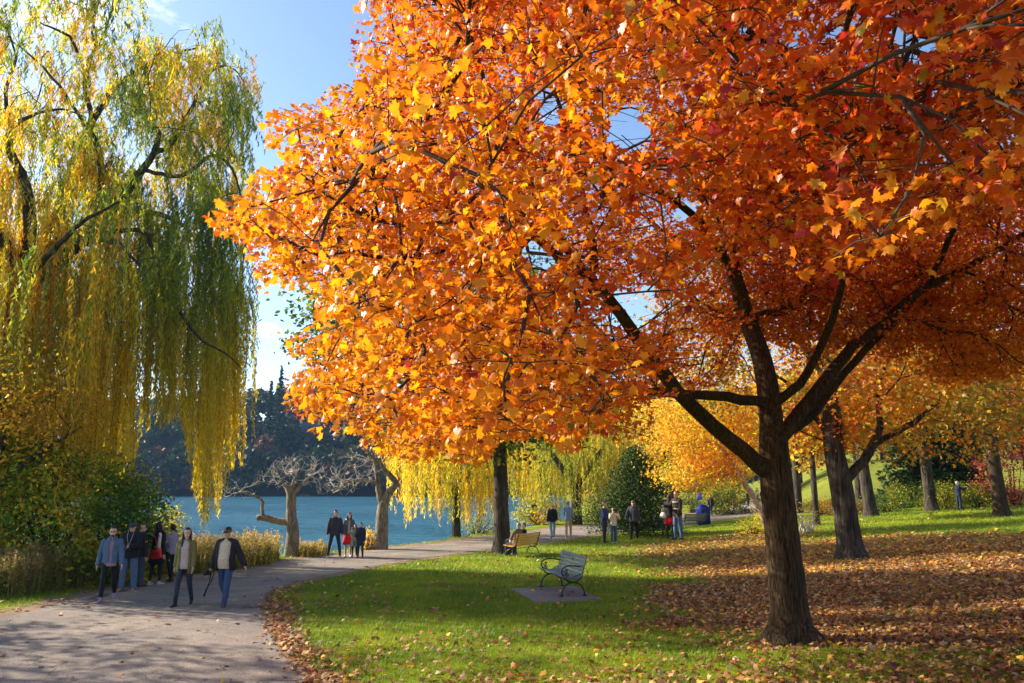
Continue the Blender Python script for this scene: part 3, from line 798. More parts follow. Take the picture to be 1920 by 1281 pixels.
# ------------------------------------------------------------------ weeping willows
def strands(name, root, O, Ln, px_floor, per_m, lsize, cols, w, m, fan_out=0.35, floor_fn=None, gold=None):
    """hanging withes with narrow leaves: O origins, Ln lengths"""
    P, NR, TP, C, tw = [], [], [], [], []
    cw = np.cumsum(np.array(w) / sum(w)); un = np.clip((fnoise(O[:, 0] * .75 + 9, O[:, 2] * .35 + O[:, 1] * .4, 91) - .28) / .38 + rng.normal(size=len(O)) * .20, 0, .999)
    ci = np.minimum(np.searchsorted(cw, un), len(cols) - 1)
    base = np.array(root.location)
    for o, L_, c in zip(O, Ln, ci):
        a = rng.random() * 2 * pi; d = np.array((cos(a), sin(a), 0)) * fan_out * rng.random()
        n = max(4, int(L_ * per_m)); t = (np.arange(n) + rng.random(n)) / n
        s = t * L_
        bend = (1 - np.exp(-s * 1.6))
        x = o[None] + d[None] * bend[:, None] + np.array((0, 0, -1))[None] * (s - 0.25 * bend * 0.6)[:, None]
        sway = 0.10 * np.sin(s * 1.1 + a * 3)[:, None] * np.array((cos(a * 2), sin(a * 2), 0)) * np.minimum(s, 1)[:, None]
        x = x + sway + np.array((0.035 + 0.03 * sin(o[0] * 1.3 + o[2]), 0, 0)) * (s ** 1.3)[:, None] * 0.5
        if floor_fn is not None:
            px, py, z = proj(x); ok = py < floor_fn(px) + 18 * np.sin(a * 9); x = x[ok]
            if len(x) < 2: continue
        P.append(x); k = len(x)
        C.append(np.full(k, c))
        aa = rng.random(k) * 2 * pi
        out = np.stack([np.cos(aa), np.sin(aa), np.zeros(k)], 1)
        TP.append(out * 0.40 + np.array((0, 0, -1.0))); NR.append(np.cross(out, (0, 0, 1)) + rng.normal(size=(k, 3)) * 0.6)
        if L_ > 0.8 and rng.random() < 0.5: tw.append(x[:: max(1, len(x) // 7)])
    P = np.concatenate(P); n = len(P)
    P = P + rng.normal(size=P.shape) * 0.035
    sz = lsize * (0.6 + 0.8 * rng.random(n)); cc = palette(cols, w, n, 0.2, np.concatenate(C))
    if gold is not None:                # the lowest withes have turned gold
        k_ = (sst(gold[0], gold[1], P[:, 2]) * (.35 + .65 * sst(.38, .52, fnoise(P[:, 0] * .7, P[:, 1] * .7, 66))) * .85)[:, None]; cc = cc * (1 - k_) + np.array((0.66, 0.48, 0.03)) * (.75 + .5 * rng.random((n, 1))) * k_
    leaves(name, P, np.concatenate(NR), np.concatenate(TP), sz, cc, T_THIN, m, root, 0.3)
    mb = MB()
    for q in tw:
        if len(q) > 2: mb.tube(q[np.argsort(-q[:, 2])], 0.006, 3, cap=False)
    if mb.n: mb.build("withes", M_TWIG, root, world=True)['kind'] = 'stuff'

def big_willow():
    Y = 24.0
    bx = at(14, 940, Y); b = on(bx[0], Y)
    root = empty("willow_tree", b, label="huge weeping willow with green and yellow curtains hanging beside the lake at the left", cat="tree")
    S = Skel()
    def A(px, py, y=Y): return at(px, py, y)
    tr = S.limb([b - (0, 0, .2), A(10, 900), A(8, 820), A(20, 700), A(35, 600), A(42, 540)], [.62, .52, .45, .42, .40, .38], step=0.4, wob=0.02)
    f = tr[-1]
    def NS(px, py, y=Y): return S.nearest(A(px, py, y))
    B = S.limb([A(110, 490), A(175, 430), A(225, 375), (A(255, 335)), A(290, 285, 23.5), A(300, 250, 23.5), A(280, 222, 23.5), A(255, 205, 23)], [.24, .20, .17, .15, .12, .09, .07, .05, .03], start=f, step=.35)
    C_ = S.limb([A(188, 370, 24.5), A(190, 320, 24.5), A(180, 262, 24.5), A(165, 240, 24.5), A(172, 222, 24.5), A(158, 160, 24.5), A(162, 120, 24.5), A(180, 88, 24.5), A(172, 60, 24.5), (A(185, 10, 24.5)), A(200, -60, 25)], [.13, .12, .11, .10, .09, .08, .07, .055, .05, .04, .03, .02], start=NS(175, 430), step=.35)
    S.limb([A(140, 205), A(110, 160), A(85, 130), A(40, 90), A(10, 70)], [.06, .05, .04, .03, .02], start=NS(165, 240, 24.5))
    S.limb([A(130, 70), A(80, 45), A(55, 25)], [.05, .03, .02], start=NS(158, 130, 24.5))
    S.limb([A(195, 60), A(210, 20), A(215, -40)], [.04, .03, .02], start=NS(180, 88, 24.5))
    S.limb([A(20, 470, 23), A(-40, 400, 22), A(-120, 330, 22), A(-220, 240, 22)], [.2, .16, .12, .08, .04], start=f)
    D = S.limb([A(55, 440, 23), A(52, 370, 22.5), A(40, 325, 22.5), (A(18, 280, 22.5)), A(22, 240, 22.5), A(60, 215, 22.5), A(118, 205, 22), A(160, 220, 22)], [.2, .18, .16, .14, .11, .07, .05, .03, .02], start=f)
    S.limb([A(10, 170, 22.5), A(30, 110, 22.5), A(0, 30, 22.5)], [.06, .04, .02], start=NS(22, 240, 22.5))
    S.limb([A(110, 400, 26.5), A(150, 280, 27), A(210, 170, 27.5), A(300, 110, 27.5), A(370, 90, 27.5)], [.22, .16, .11, .07, .03], start=f)
    S.limb([A(190, 440), A(240, 432), A(275, 440), A(290, 490), A(300, 520), A(325, 545)], [.10, .08, .065, .05, .035, .02], start=NS(150, 455))
    S.limb([A(205, 450, 23), A(235, 470, 22.5), A(262, 500, 22)], [.1, .07, .03], start=NS(150, 455))
    S.limb([A(320, 270, 24.5), A(360, 200, 25), A(400, 130, 25.5), A(440, 130, 26), A(470, 180, 26)], [.09, .07, .045, .03, .02], start=NS(290, 285, 23.5))
    S.limb([A(340, 330, 23), A(400, 290, 22.5), A(440, 330, 22), A(460, 420, 22), A(455, 520, 22)], [.07, .05, .035, .025, .015], start=NS(265, 320))
    S.limb([A(340, 590, 22.5), A(380, 640, 22), A(420, 660, 22), A(452, 690, 22)], [.05, .04, .03, .01], start=NS(325, 545))
    S.limb([A(90, 480, 21.5), A(150, 420, 20.5), A(220, 380, 20)], [.09, .06, .03], start=f)
    S.limb([A(130, 450, 27), A(250, 400, 27), A(340, 420, 27), A(400, 500, 26.5)], [.18, .12, .08, .03], start=f)
    nmain = len(S.P)
    top = [(-350, -400), (230, -400), (275, 0), (300, 45), (345, 45), (385, 22), (412, 60), (420, 85), (470, 110), (486, 180), (492, 262), (470, 300), (452, 330), (455, 430), (462, 560), (470, 640), (462, 690), (420, 700), (380, 690), (330, 640), (300, 560), (235, 640), (200, 720), (60, 740), (-300, 700)]
    low = [(-350, -400), (-350, 600), (-350, 600)]
    cen = at(190, 300, 24.5)
    T = ell_pts(520, cen, (9.5, 5.2, 9.5), 0.25, top, lambda p: (p[:, 1] > 16.5))
    e = S.attach(T, step=0.45, sag=0.25, curl=0.14)
    R = pipe_radii(S, 0.007, 2.3); R[nmain:] = np.minimum(R[nmain:], 0.06); R[:nmain] = S.r0[:nmain]
    bark_parts(root, S, R, M_BARK_D, M_TWIG, big=0.05)
    fx = [-400, 0, 60, 120, 180, 225, 250, 262, 300, 335, 345, 352, 375, 400, 415, 432, 442, 450, 458, 470, 484, 492, 500]
    fy = [900, 905, 925, 935, 925, 900, 870, 830, 800, 770, 800, 860, 965, 975, 930, 900, 850, 890, 940, 935, 900, 330, 300]
    fl = lambda px: np.interp(px, fx, fy)
    E = np.array([S.P[i] for i in e])
    # withes also hang from points along the twigs
    k = rng.choice(np.arange(nmain, len(S.P)), 4200)
    E2 = np.array([S.P[i] for i in k])
    O = np.concatenate([np.repeat(E, 11, axis=0) + rng.normal(size=(len(E) * 11, 3)) * (0.34, 0.34, 0.2), E2 + rng.normal(size=E2.shape) * 0.12])
    px, py, z = proj(O)
    wob = fnoise(O[:, 0] * 0.9, O[:, 1] * 0.9, 50)
    # light foliage at the top, long curtains from the middle down
    Ln = 0.5 + 1.0 * rng.random(len(O)) + np.clip((py - 250) / 300, 0, 1.4) * (1.2 + 3.6 * np.clip((wob - 0.3) * 3, 0, 1.2)) * (0.5 + 0.7 * rng.random(len(O)))
    Ln = Ln + np.clip((py - 330) / 150, 0, 1) * 2.2 * rng.random(len(O)) + (px < 262) * np.clip((py - 380) / 150, 0, 1) * 3.2 * rng.random(len(O))
    ok = ~((px > 240) & (py > 590) & (px < 345) & (rng.random(len(O)) < 0.7)) & (rng.random(len(O)) < np.interp(py, [0, 230, 420], [.50, .66, .74]) * np.where(px < -30, .4, 1) * np.where(O[:, 1] < 21.8, .42, 1)) & ((vnoise(O[:, 0] * .85, O[:, 2] * .6 + O[:, 1] * .5, 29) > .20) | (py > 600))
    strands("crown", root, O[ok], Ln[ok], None, 27, 0.105, [(0.11, 0.17, 0.035), (0.22, 0.28, 0.035), (0.40, 0.41, 0.04), (0.62, 0.50, 0.04), (0.64, 0.37, 0.03)], [1.8, 3.0, 3.0, 2.4, 1.1], M_WILLOW, 0.9, fl, gold=(9.0, 4.5))
big_willow()

def small_willow(base, h, rad, n, label, lean=0, gap=None, cols=None, seed=0, trunk_r=0.35, lens=(1.5, 3.5), limbs=None, name="willow_tree", per_m=14):
    b = on(*base) if len(base) == 2 else np.array(base)
    root = empty(name, b, label=label, cat="tree")
    S = Skel()
    tr = S.limb([b - (0, 0, .2), b + (0.1 * lean, 0, h * .12), b + (0.3 * lean, 0, h * .25)], [trunk_r * 1.2, trunk_r * .9, trunk_r * .8], step=0.3)
    for a in (limbs if limbs is not None else [0.2, 1.3, 2.6, 3.6, 4.9]):
        u = np.array((cos(a), sin(a), 0))
        S.limb([S.P[tr[-1]] + u * rad * .25 + (0, 0, h * .18), S.P[tr[-1]] + u * rad * .5 + (0, 0, h * .35), S.P[tr[-1]] + u * rad * .75 + (0, 0, h * .5)], [trunk_r * .6, trunk_r * .4, trunk_r * .25, .03], start=tr[-1])
    nm = len(S.P)
    T = ell_pts(n, b + (0, 0, h * .66), (rad, rad, h * .36), .4)
    e = S.attach(T, step=.5, sag=.2)
    R = pipe_radii(S, 0.01); R[nm:] = np.minimum(R[nm:], .05); R[:nm] = S.r0[:nm]
    bark_parts(root, S, R, M_BARK_D, M_TWIG, big=0.09)
    E = np.array([S.P[i] for i in e]); O = np.repeat(E, 6, axis=0) + rng.normal(size=(len(E) * 6, 3)) * .35
    Ln = lens[0] + (lens[1] - lens[0]) * rng.random(len(O))
    Ln = np.minimum(Ln * (.45 + .9 * fnoise(O[:, 0] * .8, O[:, 1] * .8, 12)) * 1.15, O[:, 2] - b[2] - 0.6 - 1.6 * rng.random(len(O)))
    ok = Ln > .5
    if gap is not None:
        px, py, z = proj(O); ok &= gap(px, py)
    strands("crown", root, O[ok], Ln[ok], None, per_m, 0.13, cols or [(0.20, 0.25, 0.03), (0.40, 0.37, 0.03), (0.53, 0.41, 0.03), (0.56, 0.32, 0.03)], [2, 2.6, 3, 1], M_WILLOW, .4)

# ------------------------------------------------------------------ broadleaf trees
def broadleaf(name, label, b, trunk, limbs, crown, nclu, per, lsize, cols, w, bark=None, T=T_DIA, sub=3, spr=0.35, group=None, big=0.06, poly=None, keep=None, shell=.4, rt=0.2, step=.5, lm=None, zmin=None, flat=.6, wood=True):
    """trunk: [(point, radius)...]; limbs: list of [(point, radius)...] leaving from the nearest trunk node; crown: ellipsoids (centre, radii, weight)"""
    root = empty(name, b, label=label, cat="tree", group=group)
    S = Skel()
    tr = S.limb([p for p, r in trunk], [r for p, r in trunk], step=.25, wob=.006)
    for lb in limbs:
        st = S.nearest(lb[0][0])
        S.limb([p for p, r in lb[1:]], [lb[0][1]] + [r for p, r in lb[1:]][:], start=st, step=.3) if len(lb) > 2 else S.limb([lb[1][0]], [lb[0][1], lb[1][1]], start=st, step=.3)
    nm = len(S.P)
    tot = sum(c[2] for c in crown)
    Tt = np.concatenate([ell_pts(max(3, int(nclu * c[2] / tot)), c[0], c[1], shell, poly, keep, zmin) for c in crown])
    if wood:
        e = S.attach(Tt, step=step, sag=.05); E = np.array([S.P[i] for i in e])
    else: E = Tt
    R = pipe_radii(S, 0.006, 2.3); R[nm:] = np.minimum(R[nm:], .05); R[:nm] = S.r0[:nm]
    flare(b, S, tr, R, h=.6, amp=.35)
    bark_parts(root, S, R, bark or M_BARK_D, M_TWIG, big=big)
    Es = np.repeat(E, sub, axis=0) + rng.normal(size=(len(E) * sub, 3)) * (spr * 1.3, spr * 1.3, spr * .8)
    P, nr, tp, sz = sprays(Es, b + (0, 0, 2), per, spr, lsize, up=.45, outw=.4, rnd=1.1, flat=flat)
    if keep is not None:
        ok = keep(P); P, nr, tp, sz = P[ok], nr[ok], tp[ok], sz[ok]
    q = fnoise(P[:, 0] * .5, P[:, 2] * .7 + P[:, 1] * .3, 5)
    n = len(P); wv = np.array(w, float); wv /= wv.sum(); cum = np.cumsum(wv)
    # clumps share a colour
    u = np.clip((q - .28) / .38 + rng.normal(size=n) * .22, 0, .999)
    idx = np.minimum(np.searchsorted(cum, u), len(cols) - 1)
    leaves("crown", P, nr, tp, sz, palette(cols, w, n, .18, idx), T, lm or M_LEAF2, root, .3)
    return root
ORG = [(0.30, 0.25, 0.03), (0.62, 0.36, 0.025), (0.70, 0.26, 0.02), (0.60, 0.15, 0.02)]
YEL = [(0.36, 0.36, 0.03), (0.72, 0.50, 0.03), (0.80, 0.46, 0.03), (0.78, 0.32, 0.03)]
GRN = [(0.05, 0.10, 0.015), (0.10, 0.17, 0.02), (0.20, 0.24, 0.02), (0.42, 0.38, 0.03)]
AMB = [(0.22, 0.20, 0.03), (0.48, 0.30, 0.03), (0.58, 0.27, 0.03), (0.40, 0.13, 0.03)]

def bush(name, label, b, crown, ncl, per, lsize, cols, w, spr=.25, T=T_DIA, lm=None, stems=6, group=None, cat="bush", poly=None, tall=None, stem_m=None, keep=None):
    root = empty(name, b, label=label, cat=cat, group=group)
    tot = sum(c[2] for c in crown)
    P0 = np.concatenate([ell_pts(max(3, int(ncl * c[2] / tot)), c[0], c[1], .5, poly, keep, None) for c in crown])
    g = tz(P0[:, 0], P0[:, 1]); P0 = P0[P0[:, 2] > g + .08]
    mb = MB()
    for i in rng.choice(len(P0), min(stems * 4, len(P0)), replace=False):
        s0 = b + np.array((rng.normal() * .15, rng.normal() * .15, 0)) * (1 + stems * .05)
        s0[2] = tz(s0[0], s0[1]) - .05
        q = P0[i]; mid = (s0 + q) / 2 + (0, 0, .25 * (q[2] - s0[2]))
        mb.tube([s0, mid, q], [.03, .018, .005], 5)
    mb.build("stem", stem_m or M_TWIG, root, world=True)
    P, nr, tp, sz = sprays(P0, b, per, spr, lsize, up=.5, outw=.5, rnd=1.1, flat=.8)
    g = tz(P[:, 0], P[:, 1]); ok = P[:, 2] > g + .02; P, nr, tp, sz = P[ok], nr[ok], tp[ok], sz[ok]
    n = len(P); q = fnoise(P[:, 0] * 1.2, P[:, 2] * 1.4 + P[:, 1], 15)
    wv = np.array(w, float); wv /= wv.sum(); cum = np.cumsum(wv)
    u = np.clip((q - .28) / .38 + rng.normal(size=n) * .25, 0, .999)
    idx = np.minimum(np.searchsorted(cum, u), len(cols) - 1)
    leaves("foliage", P, nr, tp, sz, palette(cols, w, n, .2, idx), T, lm or M_LEAF2, root, .3)
    return root

def conifer(name, label, b, h, r, n, cols, lm=None, lsize=.10, group=None, dense=1.0, zlow=.05, pw=.8):
    root = empty(name, b, label=label, cat="tree" if h > 5 else "evergreen", group=group)
    mb = MB(); mb.tube([b - (0, 0, .1), b + (0, 0, h * .5), b + (0, 0, h * .97)], [h * .022, h * .013, .01], 8)
    mb.build("trunk", M_BARK_D, root, smooth=True, world=True)
    nb = int(90 * dense); P, N_, T_, tw = [], [], [], MB()
    for k in range(nb):
        t = (k + rng.random()) / nb; z = h * (zlow + (1 - zlow) * t); L_ = r * (1 - t) ** pw * (.75 + .4 * rng.random()) + .1
        a = k * 2.4 + rng.random() * .4; u = np.array((cos(a), sin(a), 0))
        m_ = max(6, int(n / nb * (L_ / r) * 1.6)); s = rng.random(m_) ** .7
        p = b + np.array((0, 0, z)) + u * (s * L_)[:, None] + np.array((0, 0, 1)) * (s * L_ * .12 - (s * L_) ** 2 * .12 / max(r, .3))[:, None]
        side = np.array((-u[1], u[0], 0)); lat = rng.normal(size=m_) * L_ * .20 * (1.1 - s * .5)
        p = p + side * lat[:, None] + rng.normal(size=(m_, 3)) * (.04, .04, .05) * (1 + r * .6)
        P.append(p); N_.append(np.array((0, 0, .8)) + rng.normal(size=(m_, 3)) * .7); T_.append(u * .8 + side * np.sign(lat)[:, None] * .6 + rng.normal(size=(m_, 3)) * .4)
        tw.tube([b + np.array((0, 0, z)), b + np.array((0, 0, z)) + u * L_ * .9], [.012 + .008 * (1 - t), .004], 4)
    tw.build("twigs", M_TWIG, root, world=True)['kind'] = 'stuff'
    P = np.concatenate(P); nn = len(P)
    leaves("foliage", P, np.concatenate(N_), np.concatenate(T_), lsize * (.7 + .6 * rng.random(nn)), palette(cols, [1] * len(cols), nn, .25), T_DIA, lm or M_NEEDLE, root, .2)
    return root
# ------------------------------------------------------------------ placed vegetation
V3 = lambda *a: np.array(a, float)
# tree behind the yellow bench (green, turning)
b = gp(942, 1037); Y = b[1]
A = lambda px, py, dy=0: at(px, py, Y + dy)
broadleaf("linden_tree", "green-leaved tree with a straight dark trunk directly left of the yellow wooden bench", b,
    [(b - V3(0, 0, .2), .42), (A(940, 960), .33), (A(938, 880), .31), (A(936, 800), .29), (A(930, 700), .25), (A(930, 600), .2), (A(935, 480), .12)],
    [[(A(937, 820), .12), (A(880, 760, -1), .09), (A(760, 720, -2), .05), (A(640, 700, -2), .02)], [(A(937, 780), .12), (A(1010, 720, 1), .09), (A(1090, 680, 1), .04)],
     [(A(932, 700), .14), (A(820, 620), .09), (A(680, 560), .05), (A(590, 560), .02)], [(A(932, 660), .12), (A(1040, 560, -1), .08), (A(1130, 480, -2), .03)]],
    [(A(860, 640, 0), (7.2, 5.5, 5.0), 1), (A(930, 800, -1), (3.8, 3, 1.6), .14), (A(620, 620, -1), (1.6, 2, 2.2), .1)], 560, 15, .12, GRN, [3, 4, 3, 1.2],
    T=T_OVAL, spr=.42, keep=lambda p: p[:, 2] > 2.6, step=.6,
    poly=[(548, 545), (600, 530), (700, 400), (900, 250), (1200, 300), (1250, 600), (1200, 850), (1050, 880), (980, 850), (930, 860), (850, 840), (790, 860), (700, 845), (620, 790), (580, 660), (560, 640)])

# second maple, behind the big one
b = gp(1597, 1047); Y = b[1]; A = lambda px, py, dy=0: at(px, py, Y + dy)
broadleaf("maple_tree", "second maple with dark forked trunk just right of the large orange maple", b,
    [(b - V3(0, 0, .2), .42), (A(1588, 980), .37), (A(1575, 900), .35), (A(1565, 850), .32), (A(1560, 780), .30), (A(1550, 700), .26), (A(1545, 600), .2), (A(1530, 450), .1)],
    [[(A(1600, 905), .16), (A(1628, 850), .12), (A(1650, 800), .10), (A(1645, 740), .08), (A(1660, 690), .05), (A(1690, 610), .02)],
     [(A(1640, 830), .10), (A(1700, 800), .08), (A(1740, 770), .06), (A(1800, 720, 1), .04), (A(1860, 650, 1), .02)],
     [(A(1565, 840), .12), (A(1530, 780), .09), (A(1480, 720), .05), (A(1430, 690), .02)],
     [(A(1552, 720), .12), (A(1500, 640), .09), (A(1460, 560), .04)], [(A(1548, 650), .12), (A(1640, 540, -1), .08), (A(1720, 430, -1), .04)]],
    [(A(1590, 560), (8.5, 6, 5.2), 1), (A(1740, 770, 1), (5.0, 4, 1.6), .3)], 620, 14, .095, ORG, [2, 4, 4, 2], T=T_MAPLE_S, spr=.38,
    poly=[(1180, 300), (2300, 200), (2300, 830), (1900, 850), (1800, 880), (1700, 870), (1640, 860), (1560, 860), (1500, 880), (1440, 760), (1250, 740)], keep=lambda p: p[:, 2] > 3.0, lm=M_LEAF)

# leaning pale-barked tree with the yellow spray
b = gp(1446, 1004); Y = b[1]; A = lambda px, py, dy=0: at(px, py, Y + dy)
broadleaf("leaning_tree", "slender pale trunk leaning left behind the large maple, with a bright yellow spray of leaves", b,
    [(b - V3(0, 0, .2), .16), (A(1422, 950), .145), (A(1395, 905), .14), (A(1368, 860), .13), (A(1340, 820), .11), (A(1300, 740), .09), (A(1250, 640), .05)],
    [[(A(1368, 860), .06), (A(1330, 868), .04), (A(1290, 880), .015)], [(A(1345, 825), .07), (A(1290, 830), .05), (A(1230, 850), .02)], [(A(1320, 780), .08), (A(1400, 700, 1), .05), (A(1450, 650, 1), .02)]],
    [(A(1330, 820), (3.6, 3, 1.5), 1.1), (A(1310, 730), (4.6, 3.4, 2.3), 1), (A(1330, 890, -.5), (2.6, 1.5, .7), .4)], 330, 17, .085, YEL, [1, 4, 4, 2], bark=M_BARK_P, T=T_MAPLE_S, spr=.33, big=.055,
    poly=[(1180, 590), (1500, 560), (1520, 760), (1470, 850), (1440, 872), (1385, 885), (1345, 905), (1250, 915), (1205, 905), (1220, 870), (1200, 800)])

# the standing trunks on the right
def tall(px, py, r, tilt, label, cols, w, hgt=13, cr=5.0, base=6.0, n=190, bark=None):
    b = gp(px, py)
    broadleaf("park_tree", label, b, [(b - V3(0, 0, .2), r * 1.15), (b + V3(tilt * .2, 0, 2), r), (b + V3(tilt * .5, 0, 5), r * .85), (b + V3(tilt, 0, 9), r * .5), (b + V3(tilt, 0, hgt), r * .15)],
        [[(b + V3(tilt * .5, 0, 4.6 + .5 * k), r * .35), (b + V3(tilt * .5 + 2.2 * cos(a), 2.2 * sin(a), 6 + .5 * k), r * .22), (b + V3(tilt * .5 + 3.8 * cos(a), 3.8 * sin(a), 7.4 + .5 * k), .03)] for k, a in enumerate((0.3, 2.0, 3.3, 4.6))],
        [(b + V3(tilt, 0, base + (hgt - base) * .55), (cr, cr * .8, (hgt - base) * .62), 1)], n, 12, .15, cols, w, spr=.5, big=.09, step=.8, bark=bark, keep=lambda p: p[:, 2] > b[2] + base * .62)
tall(1634, 968, .36, -.8, "leaning grey trunk between the second maple and the slim trunk on the lawn", ORG, [3, 4, 3, 1], cr=4.6)
tall(1748, 958, .34, -.4, "upright dark trunk standing at the clipped hedge end", ORG, [2, 4, 4, 1], cr=5.0)
tall(1880, 968, .33, -.5, "bare-looking tan trunk on the bright lawn at the right edge", AMB, [2, 4, 3, 1], cr=5.0, base=5.5, bark=M_BARK)
tall(1531, 985, .17, .1, "thin short trunk visible between the two maple trunks", YEL, [3, 4, 2, 1], hgt=8, cr=2.6, base=3.8, n=90)
tall(1497, 962, .3, .2, "dark trunk half hidden by the large maple trunk", YEL, [3, 4, 2, 1], hgt=11, cr=3.6, base=5.0, n=110)
tall(1613, 958, .28, .2, "shaded trunk directly behind the second maple", GRN, [1, 3, 3, 3], hgt=11, cr=3.5, base=5.0, n=110)

b = on(-19.0, 14.6)
broadleaf("park_tree", "thin-crowned tree at the left outside the picture whose shadow streaks the path", b, [(b - V3(0, 0, .2), .2), (b + V3(0, 0, 3), .16), (b + V3(0, 0, 14), .05)],
    [[(b + V3(0, 0, 3), .1), (b + V3(1.5 * cos(a), 1.5 * sin(a), 5), .06), (b + V3(3 * cos(a), 3 * sin(a), 6.2), .02)] for a in (0, 1.5, 3.1, 4.6)], [(b + V3(0, 0, 5.5), (3.4, 4.2, 2.2), .8), (b + V3(-.5, 1.6, 11), (3.5, 3.8, 3.6), 1)], 190, 9, .1, YEL, [1, 1, 1, 1], spr=.3)
b = on(-27.0, 19.0)
broadleaf("park_tree", "tall sparse tree farther left outside the picture throwing long shadow bands on the lawn", b, [(b - V3(0, 0, .2), .3), (b + V3(0, 0, 4), .25), (b + V3(0, 0, 12), .1)],
    [[(b + V3(0, 0, 3 + a * .7), .14), (b + V3(1.5 * cos(a), 1.5 * sin(a), 6 + a * .5), .09), (b + V3(3 * cos(a), 3 * sin(a), 8.2 + a * .4), .03)] for a in (0, 1.5, 3.1, 4.6)], [(b + V3(0, 0, 9.5), (3.4, 3.2, 3.5), 1)], 60, 8, .1, YEL, [1, 1, 1, 1], spr=.3)
# bare knotty trees on the bank
def bare(px, Yb, segs, label, twb, seed, n):
    global rng
    rng = np.random.default_rng(seed)
    b = at(px, 905, Yb); b = on(b[0], Yb); Y = b[1]; A = lambda q: at(q[0], q[1], Y + (q[3] if len(q) > 3 else 0))
    root = empty("bare_tree", b, label=label, cat="tree", group=None)
    S = Skel()
    for k, sg in enumerate(segs):
        pts = [A(q) for q in sg]; rs = [q[2] for q in sg]
        if k == 0: S.limb([b - V3(0, 0, .2)] + pts[1:], rs, step=.12, wob=.006)
        else: S.limb(pts[1:], rs, start=S.nearest(pts[0]), step=.12, wob=.008)
    nm = len(S.P)
    T = []
    for (cx_, cy_, rx, ry, k) in twb:
        for _ in range(int(n * k)):
            a = rng.random() * 2 * pi; q = sqrt(rng.random())
            T.append(at(cx_ + rx * q * cos(a), cy_ + ry * q * sin(a), Y + rng.normal() * .8))
    S.attach(T, step=.13, sag=-.06, curl=.13, back=.6)
    R = pipe_radii(S, .0042, 2.3); R[nm:] = np.minimum(R[nm:], .05); R[:nm] = S.r0[:nm]
    bark_parts(root, S, R, M_BARK_G, M_TWIG_G, big=.07)
bare(552, 31.3, [[(552, 1040, .30), (549, 1000, .25), (546, 965, .21), (546, 930, .19), (538, 912, .13)],
                 [(548, 945, .12), (541, 920, .10), (532, 907, .085)], [(546, 940, .1), (549, 910, .05), (556, 893, .04), (545, 888, .03), (520, 905, .02)],
                 [(548, 935, .1), (560, 915, .06), (575, 900, .04), (592, 880, .02)],
                 [(544, 984, .15), (527, 978, .14), (500, 972, .13), (482, 971, .12)], [(492, 972, .07), (491, 955, .06), (491, 938, .06), (478, 930, .045), (462, 922, .03), (440, 925, .015)]],
     "bare knotty tree with a bent elbow branch leaning over the water at the bank", [(560, 880, 55, 32, 1), (520, 895, 45, 25, .5), (600, 905, 30, 25, .3), (445, 915, 40, 25, .25), (560, 870, 50, 20, .4)], 41, 165)
bare(718, 35.5, [[(718, 1026, .34), (716, 985, .30), (718, 950, .25), (729, 925, .18), (741, 905, .16), (722, 882, .11), (712, 868, .09), (695, 855, .06), (680, 840, .04)],
                 [(717, 950, .16), (711, 925, .12), (708, 900, .10), (703, 870, .07), (698, 850, .04)], [(707, 903, .09), (680, 900, .07), (650, 905, .05), (622, 922, .02)]],
     "bare forked tree with silvery twigs standing at the bank beside the path", [(660, 885, 45, 35, 1), (690, 860, 40, 30, .5), (640, 910, 35, 20, .4), (770, 915, 30, 20, .1)], 42, 165)
rng = np.random.default_rng(11)

# yellow willows along the shore
b = gp(1081, 983)
S0 = b
small_willow(b[:2], 10.5, 5.4, 95, "golden weeping willow with dark forked trunk behind the two men on the path", trunk_r=.42, lens=(2, 5), limbs=[0.3, 2.7, 4.2, 1.4])
b = at(856, 960, 44.0); small_willow((b[0], 44.0, -0.5), 9.5, 4.2, 80, "bright yellow willow drooping over the lake right of the bare forked tree", trunk_r=.25, lens=(2, 5),
     cols=[(0.78, 0.56, 0.02), (0.66, 0.52, 0.03), (0.74, 0.42, 0.02), (0.45, 0.42, 0.03)])
b = at(1000, 960, 66.0); small_willow((b[0], 66.0, -0.6), 11, 5.0, 60, "farther pale yellow willow seen through the gap beside the linden trunk", trunk_r=.3, lens=(2, 5))

# evergreen and bushes behind the people
b = gp(1200, 1006)
conifer("evergreen_shrub", "dense dark green evergreen behind the three people on the lawn", b + V3(0, .9, 0), 5.2, 2.75, 26000, [(0.035, 0.085, 0.012), (0.07, 0.13, 0.015), (0.025, 0.05, 0.01)], lsize=.062, dense=2.4, zlow=.03, pw=.62)
def bsh(px, py, rx, h, label, cols, w, n=90, per=26, ls=.07, ry=None, **k):
    b = gp(px, py)
    return bush(k.pop('name', "bush"), label, b, [(b + V3(0, 0, h * .42), (rx, ry or rx * .8, h * .6), 1)], n, per, ls, cols, w, **k)
bsh(1366, 965, 2.2, 3.0, "round green bush at the bend where the path turns away", GRN, [1, 3, 4, 2], n=150, ls=.09)
bsh(1300, 962, 3.0, 3.4, "olive bush on the lake side of the far path behind the blue bin", GRN, [1, 3, 4, 1], n=130, ls=.09)
bsh(1368, 948, 3.4, 3.0, "yellow-green bush left of the far walkers", YEL, [4, 3, 1, 0], n=120, ls=.10)
bsh(1128, 985, 2.2, 2.4, "dark low hedge bush between the willow trunk and the evergreen", GRN, [4, 3, 1, .2], n=90, ls=.08)
bsh(1415, 1002, .9, .7, "low yellow-leaved shrub on the lawn left of the large maple trunk", YEL, [3, 4, 1, 0], n=40, ls=.05, per=24)
bsh(1448, 985, 1.1, 1.0, "second low yellow-green shrub beside the leaning pale trunk", YEL, [4, 3, 1, 0], n=50, ls=.05, per=24)
